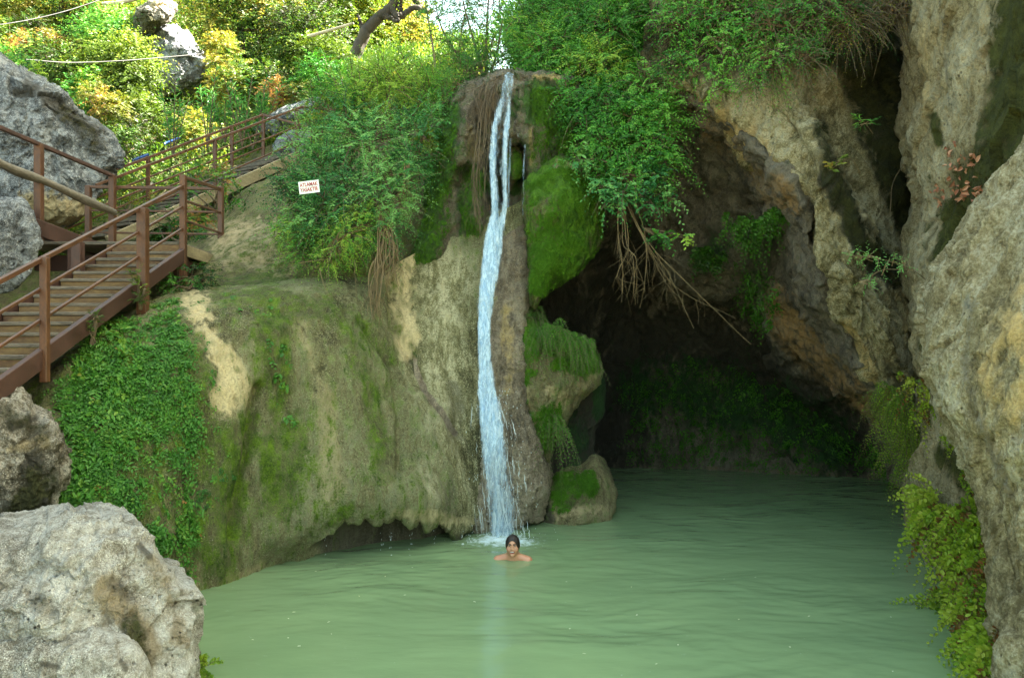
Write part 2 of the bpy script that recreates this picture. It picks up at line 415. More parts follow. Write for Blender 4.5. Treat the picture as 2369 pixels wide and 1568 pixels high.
WP = [(0, [(480, 750), (445, 1000), (455, 1250)], 150, .62), (0, [(610, 700), (645, 900), (655, 1150)], 110, .62), (0, [(545, 1000), (505, 1300)], 130, .6), (0, [(830, 780), (880, 950), (890, 1100)], 70, .52), (0, [(500, 690), (640, 700), (780, 720)], 70, .55), (0, [(610, 760), (640, 900), (640, 1000), (650, 1150)], 90, .6),
      (0, [(480, 830), (450, 950), (430, 1100)], 100, .62), (0, [(520, 980), (490, 1200), (480, 1300)], 110, .58), (0, [(860, 900), (880, 1050)], 60, .6),
      (0, [(830, 760), (900, 830)], 60, .55), (0, [(640, 1050), (690, 1180)], 40, .55), (0, [(250, 800), (300, 1000), (330, 1250)], 140, .6), (0, [(920, 760), (960, 810)], 22, .75),
      (0, [(1020, 700), (1010, 760)], 30, .55), (0, [(1060, 470), (1075, 560)], 45, .7), (0, [(1200, 520), (1205, 690)], 22, .5), (0, [(1190, 880), (1215, 960)], 25, .6),
      (0, [(800, 1180), (760, 1215)], 35, .6), (0, [(990, 800), (960, 820)], 18, .6),
      (1, [(450, 700), (485, 780), (525, 850), (515, 930)], 54, .8), (1, [(545, 840), (575, 900)], 26, .6), (1, [(540, 850), (560, 920)], 30, .6), (1, [(938, 550), (930, 690), (945, 800)], 44, .9), (1, [(920, 1190), (1080, 1205)], 24, .6),
      (1, [(1170, 720), (1180, 900)], 22, .45), (1, [(700, 760), (745, 900), (765, 1000), (770, 1150)], 46, .5), (1, [(880, 880), (905, 1000), (900, 1120)], 26, .4), (1, [(600, 1310), (520, 1350)], 25, .5),
      (2, [(1050, 900), (1040, 1080), (1050, 1190)], 40, .5), (2, [(590, 960), (560, 1080), (545, 1200)], 28, .55), (2, [(820, 1260), (1060, 1260)], 40, 1.0),  # last stroke is painted shade below the overhanging lip
      (0, [(1010, 500), (1030, 800), (1090, 1000), (1130, 1180)], 110, -.9), (0, [(1180, 560), (1200, 900), (1215, 1150)], 60, -.9), (2, [(120, 860), (60, 1000), (60, 1250)], 70, .8), (2, [(860, 760), (900, 900), (930, 1100)], 30, .35), (2, [(1000, 1000), (1080, 1080)], 60, .3), (0, [(450, 700), (490, 780), (535, 860), (525, 930)], 50, -.65)]
_strokes = strokes
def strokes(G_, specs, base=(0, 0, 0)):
    c = _strokes(G_, specs, base); k = smooth(tv, 6.25, 6.7) * smooth(lipw, .3, .7)  # paints shade into the rock colour inside the undercut
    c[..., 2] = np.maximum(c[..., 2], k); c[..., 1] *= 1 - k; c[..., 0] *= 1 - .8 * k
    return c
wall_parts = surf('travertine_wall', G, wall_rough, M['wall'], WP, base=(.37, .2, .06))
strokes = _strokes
tag(wall_parts, 'rounded travertine wall with green moss and streaks, undercut above the water left of the waterfall', 'rock wall', kind='structure')

# wet brown apron under the falling water is a second skin standing proud of the wall
i0 = int(10.3 / 16 * NU); i1 = NU  
def sub_apron():
    A = G[int(.05 * NV):int(6.6 / 9 * NV), i0:i1].copy()
    s = np.linspace(0, 1, A.shape[1])[None]; t = np.linspace(0, 1, A.shape[0])[:, None]
    lim = np.interp(t, [0, .3, .55, 1], [.42, .30, .24, .13])
    edge = smooth(s - lim + .05 * fbm(np.stack([t * 5 + 0 * s, s * 3 + 0 * t, 0 * t + 0 * s], -1), 3), -.02, .18)
    def rf(P):
        return wall_rough_s(P) + .045 * edge - .05 * (1 - edge) + .05 * edge * fbm(P * np.array([9, 9, 5]), 4, ridged=True) + .02 * edge * fbm(P * 22, 2)
    tvs = tv[int(.05 * NV):int(6.6 / 9 * NV), i0:i1]
    def wall_rough_s(P):
        q = P * np.array([1, 1, .16])
        return (fbm(q * 2.1 + 5, 4) * .10 + fbm(P * np.array([5.5, 5.5, .8]), 3, ridged=True) * .028 + fbm(P * .8, 4) * .12 + fbm(P * np.array([16, 16, 9]), 3) * .017) * np.interp(tvs, [0, .4, 1, 8, 9], [.2, .5, 1, 1, .3])
    return surf('wet_crust', A, rf, M['apron'], WP[12:], base=(.1, 0, .12))
tag(sub_apron(), 'wet brown mineral crust on the rock wall right behind the falling water', 'rock crust', kind='structure')

# ---------------------------------------------------------------- waterfall buttress
B = [
 [(940, 340, 14.5), (1000, 300, 14.5), (1060, 215, 14.5), (1110, 190, 14.5), (1160, 171, 14.5), (1215, 171, 14.5), (1260, 176, 14.5), (1330, 178, 14.5), (1400, 180, 14)],
 [(985, 350, 12.4), (1025, 270, 12.0), (1070, 215, 11.7), (1118, 190, 11.7), (1160, 172, 11.6), (1215, 172, 11.6), (1250, 178, 11.7), (1320, 185, 11.9), (1380, 200, 12.5)],
 [(990, 380, 12.0), (1035, 290, 11.5), (1072, 235, 11.15), (1118, 205, 11.25), (1160, 185, 11.25), (1215, 182, 11.2), (1245, 195, 11.25), (1325, 205, 11.6), (1380, 230, 12.5)],
 [(985, 450, 11.7), (1030, 340, 11.25), (1066, 310, 10.9), (1110, 280, 11.15), (1150, 270, 11.2), (1212, 265, 11.05), (1238, 290, 11.15), (1325, 290, 11.6), (1380, 310, 12.5)],
 [(975, 520, 11.5), (1020, 430, 11.2), (1064, 372, 10.85), (1110, 365, 11.15), (1150, 330, 11.35), (1208, 322, 11.1), (1234, 365, 11.1), (1318, 370, 11.6), (1380, 370, 12.5)],
 [(960, 580, 11.3), (1012, 500, 11.1), (1070, 392, 11.3), (1112, 430, 11.2), (1150, 380, 11.9), (1204, 345, 11.8), (1231, 420, 11.1), (1305, 420, 11.5), (1380, 430, 12.5)],
 [(935, 640, 11.1), (1005, 570, 11.0), (1062, 460, 11.15), (1112, 490, 11.05), (1150, 450, 11.9), (1200, 430, 11.8), (1229, 480, 11.15), (1290, 480, 11.6), (1380, 490, 12.5)],
 [(920, 700, 11.2), (1000, 650, 11.2), (1060, 550, 11.2), (1112, 560, 11.2), (1150, 530, 11.35), (1200, 510, 11.4), (1228, 560, 11.4), (1280, 560, 11.8), (1380, 560, 12.6)],
]
BP = [(0, [(1045, 270), (1030, 350), (1012, 450), (985, 600)], 48, 1.0), (0, [(1000, 400), (970, 600)], 50, .9), (1, [(1085, 300), (1100, 350)], 34, .5), (0, [(1080, 400), (1110, 430)], 30, .9), (0, [(1070, 450), (1080, 540)], 50, .72),
      (0, [(1235, 250), (1300, 260), (1310, 390)], 60, 1.0), (0, [(1240, 200), (1300, 210)], 30, .75), (0, [(1180, 260), (1215, 290)], 24, .5), (0, [(1180, 360), (1195, 440)], 26, .75),
      (1, [(1230, 190), (1228, 300), (1226, 450)], 9, .75), (1, [(1240, 180), (1290, 178)], 12, .9), (2, [(1150, 370), (1150, 460)], 40, 1.0), (2, [(1212, 340), (1214, 440)], 22, 1.0), (2, [(1110, 220), (1120, 300)], 26, .5)]
def but_rough(P): return fbm(P * np.array([2, 2, 1.2]), 4) * .13 + fbm(P * np.array([7, 7, 2.6]), 4, ridged=True) * .055 + fracture(P, 4.5, .05) + fbm(P * 24, 2) * .012
bt = surf('waterfall_cliff', net(B, 330, 330), but_rough, M['apron'], BP, base=(.36, .05, .1))
tag(bt, 'narrow rock buttress with mossy flanks that the waterfall drops from', 'cliff', kind='structure')

# block of mossy rock set back behind the upper strands
mb = blob([(1172, 345, 11.65), (1192, 335, 11.65), (1213, 350, 11.65), (1216, 390, 11.65), (1205, 412, 11.65), (1182, 420, 11.65), (1170, 385, 11.65)], (1193, 378, 11.65), .3, .4, 40, 90,
     rough=lambda P: fbm(P * 9, 4) * .035, paint=[(0, [(1185, 370), (1200, 400)], 40, .8)], name='recess_rock', mat=M['mossrock'])
tag(mb, 'small mossy rock knob in the dark recess behind the upper water strands', 'rock')

# ---------------------------------------------------------------- hanging moss lobe and the mossy rock column below it
def moss_rough(P): return fbm(P * 2.4, 4) * .16 + fbm(P * np.array([7, 7, 2.6]), 3, ridged=True) * .07 + fbm(P * 26, 3) * .03
lobe = blob([(1222, 430, 11.2), (1250, 395, 11.2), (1290, 362, 11.2), (1340, 375, 11.3), (1378, 425, 11.5), (1390, 490, 11.6), (1376, 560, 11.5), (1335, 615, 11.4), (1295, 645, 11.3), (1262, 668, 11.2), (1236, 700, 11.1), (1222, 640, 11.1), (1222, 540, 11.1)],
     (1290, 500, 11.35), .85, 1.0, 130, 300, rough=moss_rough, paint=[(0, [(1270, 430), (1340, 460), (1340, 560), (1270, 620)], 95, 1.0), (1, [(1240, 420), (1290, 385), (1330, 380)], 24, .7), (1, [(1235, 560), (1240, 690)], 10, .6), (1, [(1290, 560), (1296, 590)], 12, .8), (1, [(1250, 600), (1256, 640)], 12, .8), (1, [(1330, 500)], 14, .7), (1, [(1265, 500)], 14, .7), (1, [(1300, 470), (1310, 450)], 12, .7), (2, [(1350, 560), (1330, 600)], 18, .6)], base=(.5, 0, 0), name='moss_lobe', mat=M['mossrock'])
tag(lobe, 'bulging rock lobe thick with bright green moss hanging right of the waterfall', 'mossy rock')

head = blob([(1186, 800, 10.95), (1200, 745, 10.95), (1235, 730, 11.1), (1290, 765, 11.2), (1350, 785, 11.25), (1385, 830, 11.3), (1390, 880, 11.3), (1350, 915, 11.25), (1315, 960, 11.2), (1290, 1010, 11.1), (1262, 1080, 11.0), (1240, 1030, 10.9), (1215, 960, 10.85), (1195, 880, 10.9)],
     (1275, 870, 11.1), .55, .9, 120, 280, rough=lambda P: fbm(P * 2.6, 4) * .12 + fbm(P * np.array([9, 9, 3]), 3, ridged=True) * .04 + fbm(P * 28, 2) * .012,
     paint=[(0, [(1210, 760), (1300, 790), (1360, 830)], 55, .95), (0, [(1270, 960), (1260, 1040)], 32, .8), (0, [(1210, 830), (1200, 930)], 25, .55), (1, [(1270, 900), (1300, 920), (1290, 950)], 24, .75), (1, [(1225, 960), (1215, 880)], 16, .5), (1, [(1340, 900), (1370, 870)], 18, .5)], base=(.3, 0, .08), name='drip_rock', mat=M['mossrock'])
tag(head, 'drooping mossy rock head at the cave mouth with ferns on its crown', 'mossy rock')
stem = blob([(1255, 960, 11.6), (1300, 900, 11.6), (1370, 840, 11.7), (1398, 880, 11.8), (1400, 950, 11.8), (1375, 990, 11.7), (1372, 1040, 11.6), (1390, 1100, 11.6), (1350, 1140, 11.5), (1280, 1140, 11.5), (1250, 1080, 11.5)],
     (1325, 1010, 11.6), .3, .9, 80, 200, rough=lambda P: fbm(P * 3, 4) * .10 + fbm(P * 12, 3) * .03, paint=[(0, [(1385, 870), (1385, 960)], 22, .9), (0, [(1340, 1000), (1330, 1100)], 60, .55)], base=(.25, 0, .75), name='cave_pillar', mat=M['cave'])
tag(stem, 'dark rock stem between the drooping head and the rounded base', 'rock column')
foot = blob([(1252, 1190, 10.9), (1262, 1120, 11.1), (1300, 1085, 11.2), (1345, 1070, 11.3), (1378, 1052, 11.3), (1408, 1080, 11.3), (1422, 1130, 11.3), (1426, 1180, 11.2), (1400, 1212, 11.0), (1340, 1230, 10.9), (1280, 1232, 10.8)],
     (1340, 1150, 11.1), .42, .9, 90, 240, rough=lambda P: fbm(P * 2.4, 4) * .10 + fbm(P * 9, 3) * .03 + fbm(P * 26, 2) * .01, paint=[(0, [(1300, 1110), (1360, 1130)], 50, .75), (0, [(1290, 1140), (1310, 1160)], 30, .7), (1, [(1290, 1190), (1400, 1175)], 20, .6), (2, [(1260, 1150), (1262, 1200)], 25, .8)], base=(.25, .05, .1), name='rounded_rock', mat=M['mossrock'])
tag(foot, 'rounded mossy rock rising from the water at the cave mouth', 'rock')

# ---------------------------------------------------------------- cave
C = [
 [(1226, 1000, 11.3), (1224, 690, 11.5), (1270, 390, 11.9), (1400, 200, 12.3), (1570, 130, 11.6), (1760, 230, 10.6), (1900, 400, 10.0), (1950, 570, 10.1), (2030, 740, 10.4), (2110, 920, 10.8), (2150, 1140, 11.2)],
 [(1236, 1020, 11.9), (1236, 700, 12.0), (1300, 430, 12.0), (1420, 290, 11.7), (1560, 222, 10.9), (1700, 305, 10.15), (1838, 440, 9.45), (1880, 600, 9.6), (1968, 800, 9.9), (2066, 985, 10.3), (2122, 1140, 11.0)],
 [(1262, 1040, 12.8), (1262, 715, 12.9), (1330, 470, 12.8), (1450, 350, 12.5), (1580, 290, 11.7), (1695, 360, 11.0), (1815, 500, 10.5), (1850, 650, 10.7), (1922, 815, 11.0), (2030, 970, 11.4), (2106, 1130, 11.8)],
 [(1300, 1060, 13.8), (1310, 740, 14.0), (1390, 540, 13.7), (1500, 450, 13.2), (1600, 420, 12.4), (1690, 470, 11.9), (1795, 600, 11.6), (1815, 720, 11.7), (1880, 840, 12.0), (1995, 975, 12.6), (2095, 1122, 12.9)],
 [(1330, 1085, 14.8), (1350, 800, 15.0), (1440, 650, 14.7), (1550, 640, 13.4), (1640, 665, 12.9), (1720, 690, 12.7), (1785, 740, 12.4), (1795, 820, 12.3), (1860, 890, 12.5), (1985, 985, 13.0), (2090, 1116, 13.6)],
 [(1352, 1087, 15.2), (1385, 830, 15.6), (1470, 700, 15.5), (1560, 690, 14.9), (1640, 705, 14.6), (1720, 725, 14.5), (1780, 780, 14.3), (1805, 855, 14.2), (1875, 925, 14.0), (1985, 1010, 13.9), (2088, 1114, 13.9)],
 [(1372, 1087, 15.4), (1405, 950, 15.5), (1480, 880, 15.5), (1570, 860, 15.4), (1650, 860, 15.3), (1730, 870, 15.2), (1800, 900, 15.1), (1850, 950, 14.9), (1910, 1000, 14.7), (1990, 1050, 14.4), (2086, 1113, 14.1)],
 [(1385, 1084, 15.3), (1430, 1083, 15.25), (1490, 1084, 15.2), (1570, 1086, 15.1), (1650, 1089, 14.95), (1730, 1092, 14.8), (1810, 1095, 14.66), (1870, 1099, 14.48), (1930, 1103, 14.3), (2000, 1108, 14.1), (2084, 1114, 13.85)],
 [(1385, 1130, 15.2), (1430, 1130, 15.1), (1490, 1130, 15.1), (1570, 1130, 15.0), (1650, 1134, 14.85), (1730, 1136, 14.7), (1810, 1140, 14.5), (1870, 1144, 14.4), (1930, 1150, 14.2), (2000, 1156, 14.0), (2084, 1160, 13.7)],
]
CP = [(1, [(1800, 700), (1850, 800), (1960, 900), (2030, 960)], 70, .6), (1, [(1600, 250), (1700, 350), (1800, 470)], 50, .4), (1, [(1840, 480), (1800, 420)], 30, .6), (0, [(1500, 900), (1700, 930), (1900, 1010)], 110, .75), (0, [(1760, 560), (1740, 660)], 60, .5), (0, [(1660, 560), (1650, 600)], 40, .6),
      (2, [(1450, 600), (1420, 1000)], 120, 1.0), (2, [(1300, 700), (1330, 1000)], 120, 1.0), (2, [(1500, 780), (1650, 780), (1800, 900), (1980, 1040)], 110, .9), (1, [(1480, 1078), (2000, 1100)], 10, .3)]  # dark strokes paint the shade of the deep cave onto its rock
C = [[(r_[0][0] - 80, r_[0][1] + 70, r_[0][2])] + r_ + [(r_[-1][0] + 80, r_[-1][1] + 70, r_[-1][2])] for r_ in C]
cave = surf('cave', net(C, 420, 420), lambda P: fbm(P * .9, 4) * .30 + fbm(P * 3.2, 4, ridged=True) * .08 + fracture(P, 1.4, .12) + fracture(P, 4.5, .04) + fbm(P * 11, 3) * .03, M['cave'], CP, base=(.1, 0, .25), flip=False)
tag(cave, 'dark hollow of the cave behind the pool', 'cave', kind='structure')

# ---------------------------------------------------------------- right cliff
Q = [
 [(1440, 320, 12.6), (1550, 262, 11.9), (1685, 345, 11.1), (1815, 475, 10.5), (1856, 615, 10.6), (1945, 815, 10.9), (2045, 1000, 11.2), (2112, 1160, 11.6)],
 [(1440, 290, 11.75), (1560, 225, 10.95), (1700, 312, 10.15), (1835, 447, 9.42), (1876, 600, 9.58), (1964, 800, 9.88), (2060, 985, 10.2), (2120, 1150, 10.9)],
 [(1440, 215, 11.35), (1590, 190, 10.5), (1745, 285, 9.85), (1868, 425, 9.15), (1915, 590, 9.25), (1995, 760, 9.5), (2078, 930, 9.85), (2132, 1130, 10.5)],
 [(1460, 150, 11.2), (1640, 140, 10.3), (1790, 220, 9.65), (1905, 350, 9.15), (1975, 535, 9.25), (2045, 700, 9.45), (2105, 870, 9.7), (2145, 1100, 10.2)],
 [(1480, 90, 11.3), (1690, 80, 10.3), (1850, 145, 9.9), (1950, 280, 10.1), (2035, 460, 10.3), (2090, 640, 10.1), (2130, 820, 9.9), (2158, 1060, 10.1)],
 [(1500, -20, 11.6), (1740, -20, 10.5), (1930, 40, 10.5), (2045, 170, 11.1), (2110, 340, 11.2), (2145, 570, 10.9), (2168, 770, 10.3), (2185, 1030, 10.2)],
 [(1520, -250, 12.4), (1780, -250, 11.2), (2000, -220, 10.9), (2150, -100, 10.8), (2200, 200, 10.8), (2215, 500, 10.6), (2230, 740, 10.4), (2230, 1010, 10.2)],
]
QP = [(0, [(1960, 120), (2050, 250), (2080, 420), (2110, 600)], 85, 1.0), (0, [(1930, 420), (2000, 560), (2080, 640)], 42, .85), (0, [(1900, 300), (1930, 400)], 40, .7), (0, [(1500, 100), (1750, 60)], 120, .7), (1, [(1600, 250), (1700, 310), (1800, 420)], 60, .5), (2, [(1990, 60), (2050, 200), (2085, 380), (2110, 600)], 95, 1.0), (0, [(2000, 60), (2060, 250), (2100, 560)], 100, 1.0), (2, [(1920, 420), (1985, 540), (2050, 640)], 46, .9), (1, [(1960, 750), (2030, 900)], 30, .5),
      (1, [(1860, 500), (1900, 640)], 20, .3), (1, [(2080, 680), (2110, 780)], 30, .4), (0, [(2060, 850), (2100, 930)], 30, .5), (2, [(2000, 480), (2060, 600)], 30, .6), (0, [(1915, 180), (1950, 330), (2025, 470), (2085, 590)], 30, -1.0), (2, [(1915, 180), (1950, 330), (2025, 470), (2085, 590)], 30, -1.0)]
def cliff_rough(P):
    uv = topx(P)
    rib = .26 * np.exp(-(pdist(uv, [(1915, 160), (1950, 320), (2030, 470), (2090, 600)]) / 26) ** 2) - .30 * np.exp(-(pdist(uv, [(2010, 60), (2060, 250), (2100, 420)]) / 55) ** 2) - .2 * np.exp(-(pdist(uv, [(1880, 300), (1930, 430), (2010, 560)]) / 30) ** 2)
    return fbm(P * 1.1, 4) * .18 + strata(P, -32, 2.2) * .16 + strata(P, -32, 8, 2.2) * .03 + fracture(P * np.array([1, 1, .5]), 1.4, .10) + fracture(P, 5, .025) + fbm(P * 15, 3) * .02 + rib
qc = surf('overhanging_cliff', net(Q, 430, 330), cliff_rough, M['cliff'], QP, base=(.12, .1, .05), flip=True)
tag(qc, 'tan overhanging cliff arching over the cave', 'cliff', kind='structure')

PM = [(-500, [(2105, 11.8), (2115, 9.8), (2190, 8.8), (2300, 8.0), (2440, 7.3), (2700, 6.3)]),
      (-150, [(2105, 11.8), (2116, 9.7), (2190, 8.8), (2310, 7.9), (2440, 7.3), (2700, 6.3)]),
      (60, [(2110, 11.6), (2122, 9.6), (2195, 8.7), (2315, 7.9), (2440, 7.2), (2700, 6.3)]),
      (200, [(2118, 11.6), (2130, 9.5), (2200, 8.6), (2320, 7.8), (2440, 7.1), (2700, 6.2)]),
      (330, [(2112, 11.4), (2120, 9.4), (2200, 8.5), (2320, 7.7), (2440, 7.0), (2700, 6.2)]),
      (480, [(2135, 11.2), (2146, 9.3), (2215, 8.4), (2320, 7.7), (2440, 7.1), (2700, 6.2)]),
      (620, [(2115, 11.2), (2126, 9.2), (2200, 8.3), (2300, 7.6), (2420, 7.1), (2700, 6.2)]),
      (780, [(2132, 11.2), (2142, 9.2), (2210, 8.3), (2300, 7.6), (2420, 7.1), (2700, 6.2)]),
      (930, [(2145, 11.2), (2155, 9.2), (2212, 8.3), (2290, 7.6), (2420, 7.1), (2700, 6.2)]),
      (1060, [(2118, 11.5), (2130, 9.4), (2190, 8.5), (2290, 7.7), (2420, 7.1), (2700, 6.2)]),
      (1200, [(2122, 11.2), (2132, 9.3), (2200, 8.3), (2290, 7.6), (2420, 7.0), (2700, 6.0)]),
      (1330, [(2165, 9.8), (2176, 8.3), (2240, 7.6), (2310, 7.1), (2420, 6.7), (2700, 5.6)]),
      (1480, [(2225, 8.0), (2238, 6.9), (2290, 6.5), (2350, 6.2), (2440, 5.9), (2700, 5.2)]),
      (1650, [(2270, 6.6), (2285, 5.8), (2330, 5.6), (2380, 5.4), (2450, 5.2), (2700, 4.8)]),
      (1950, [(2290, 6.2), (2300, 5.3), (2330, 5.2), (2380, 5.0), (2450, 4.9), (2700, 4.6)])]
pm = net([[(x, y, d) for x, d in r] for y, r in PM], 300, 420)
PP = [(0, [(2350, 20), (2345, 160), (2310, 330), (2250, 450), (2200, 600)], 75, 1.0), (0, [(2369, 330), (2300, 460)], 60, .9), (2, [(2330, 60), (2340, 300)], 40, .4), (0, [(2360, 60), (2369, 300)], 50, 1.0), (0, [(2260, 480), (2190, 640), (2160, 800)], 45, .7), (0, [(2160, 270), (2170, 330)], 18, .8), (0, [(2175, 700), (2190, 900)], 25, .8), (0, [(2190, 1050), (2260, 1150), (2310, 1300)], 45, .85),
      (1, [(2135, 60), (2140, 300)], 22, .45), (2, [(2180, 40), (2195, 250)], 8, .5), (2, [(2170, 430), (2175, 520)], 18, .3), (2, [(2300, 1250), (2320, 1400)], 50, .7), (1, [(2140, 980), (2150, 1180)], 20, .2)]
po = surf('cliff_pillar', pm, lambda P: fbm(P * 1.2, 4) * .14 + strata(P, 12, 3.2) * .09 + strata(P, 12, 9, 2) * .02 + fracture(P * np.array([1, 1, .4]), 1.6, .11) + fracture(P * np.array([1, 1, .7]), 6, .035) + fbm(P * 16, 3) * .015, M['slab'], PP, base=(.18, .05, .06))
tag(po, 'tall pale cliff pillar with moss at the right edge, above the ferns', 'cliff', kind='structure')
SN = [
 [(2215, 600, 8.6), (2300, 480, 8.3), (2380, 378, 8.0), (2510, 230, 7.6), (2900, 0, 7)],
 [(2205, 603, 7.2), (2290, 482, 6.9), (2369, 380, 6.6), (2500, 232, 6.2), (2900, 0, 5.5)],
 [(2182, 655, 6.95), (2270, 560, 6.55), (2369, 470, 6.15), (2520, 350, 5.6), (3000, 200, 4.8)],
 [(2165, 735, 6.8), (2250, 720, 6.2), (2360, 690, 5.7), (2520, 650, 5.2), (3000, 600, 4.3)],
 [(2180, 890, 6.6), (2255, 890, 6.0), (2355, 890, 5.5), (2520, 900, 5.0), (3000, 900, 4.1)],
 [(2236, 1015, 6.3), (2296, 1020, 5.8), (2370, 1030, 5.4), (2520, 1040, 4.9), (3000, 1040, 4.0)],
 [(2290, 1150, 6.0), (2330, 1150, 5.7), (2390, 1150, 5.35), (2520, 1150, 4.9), (3000, 1150, 4)],
 [(2331, 1290, 5.8), (2358, 1290, 5.5), (2410, 1300, 5.2), (2520, 1300, 4.8), (3000, 1300, 3.9)],
 [(2333, 1420, 5.5), (2360, 1420, 5.3), (2410, 1430, 5.0), (2520, 1430, 4.7), (3000, 1430, 3.8)],
 [(2355, 1580, 5.2), (2380, 1580, 5.0), (2430, 1580, 4.8), (2520, 1580, 4.5), (3000, 1580, 3.7)],
 [(2365, 1950, 5.1), (2390, 1950, 4.9), (2430, 1950, 4.7), (2520, 1950, 4.4), (3000, 1950, 3.7)],
]
SN = [[(r[0][0] + 6, r[0][1], r[0][2] + 1.6)] + r for r in SN]
so = surf('near_slab', net(SN, 240, 380), lambda P: fbm(P * 1.5, 4) * .10 + strata(P, 26, 2.6) * .12 + strata(P, 26, 9, 2.2) * .025 + fracture(P * np.array([1, 1, .5]), 1.8, .06) + fracture(P, 6, .02) + fbm(P * 18, 3) * .012, M['slab'],
     [(1, [(2330, 760), (2270, 860), (2340, 980), (2369, 900)], 70, .6), (1, [(2369, 650), (2290, 740)], 40, .5), (1, [(2250, 900), (2300, 1050)], 30, .4), (2, [(2250, 700), (2230, 850), (2270, 980), (2340, 1150)], 26, .5), (2, [(2300, 560), (2220, 650)], 40, .35), (1, [(2340, 740), (2369, 820)], 40, .8), (2, [(2200, 640), (2190, 800)], 16, .3)], base=(0, .05, .12))
tag(so, 'pale grey and tan rock slab closest to the viewer on the right', 'cliff', kind='structure')

# same cliff going on up unseen, height and lean set to shade the gorge
UP = [[(1.9, 14.5, 6.6), (3.3, 12.2, 7.4), (5.2, 11.2, 7.6), (5.9, 9.6, 7.0), (6.3, 7.5, 6.2), (5.4, 4.5, 5.0), (5.2, 1, 4.2), (5.4, -6, 3)],
      [(2.6, 15.5, 9.0), (4.4, 12.8, 9.5), (6.2, 11.4, 9.5), (7.0, 9.8, 9.2), (7.6, 7.6, 8.6), (7.2, 4.5, 8), (7.2, 1, 7.5), (7.4, -6, 6.5)],
      [(4.5, 17.5, 13.0), (6.4, 14.5, 14.5), (8.4, 12.2, 14.5), (9.4, 10, 14), (9.8, 7.6, 13.6), (9.8, 4.5, 13), (9.8, 1, 12), (10, -6, 11)],
      [(6.5, 21.5, 15), (8.6, 18.6, 25), (11, 15.6, 30), (12, 11, 28), (12.4, 8, 24), (12.4, 4.5, 20), (12.4, 1, 18), (12.4, -6, 16)],
      [(12, 28, 15), (14, 22, 22), (16, 18, 30), (17, 13, 28), (17, 8, 23), (17, 4.5, 21), (17, 1, 19), (17, -6, 17)]]
ug = cr(np.stack([cr(np.array(r, float), 200) for r in UP]), 160)
uo = surf('upper_shade_cliff', ug, lambda P: fbm(P * .5, 4) * .5 + fbm(P * 2, 4, ridged=True) * .15, M['cliff'], [], base=(.45, .1, .1), flip=True)
tag(uo, 'unseen upper side of the gorge above the overhang, shaped to cast shade', 'cliff', kind='structure')

# brow between the waterfall top and the cliff
BR = [[(1225, 188, 11.7), (1290, 205, 11.9), (1350, 230, 12.0), (1430, 262, 11.8), (1540, 222, 11.0), (1640, 150, 10.6)],
      [(1212, 172, 12.6), (1280, 165, 12.6), (1350, 160, 12.4), (1430, 150, 12.0), (1540, 110, 11.5), (1660, 40, 11.0)],
      [(1190, 140, 14.5), (1270, 110, 14.2), (1350, 70, 13.8), (1430, 30, 13.2), (1540, -60, 12.8), (1700, -150, 12.2)],
      [(1165, 95, 18), (1250, 25, 17), (1350, -60, 16), (1430, -150, 15.5), (1540, -250, 15), (1700, -380, 14)],
      [(1170, 60, 24), (1270, -40, 23), (1350, -150, 22), (1430, -260, 20), (1540, -400, 19), (1700, -550, 18)]]
br = surf('cliff_brow', net(BR, 180, 160), lambda P: fbm(P * 1.1, 4) * .22 + fbm(P * 5, 3) * .05, M['soil'], [], base=(.55, 0, .1))
tag(br, 'overgrown slope above the cave to the right of the waterfall', 'slope', kind='structure')

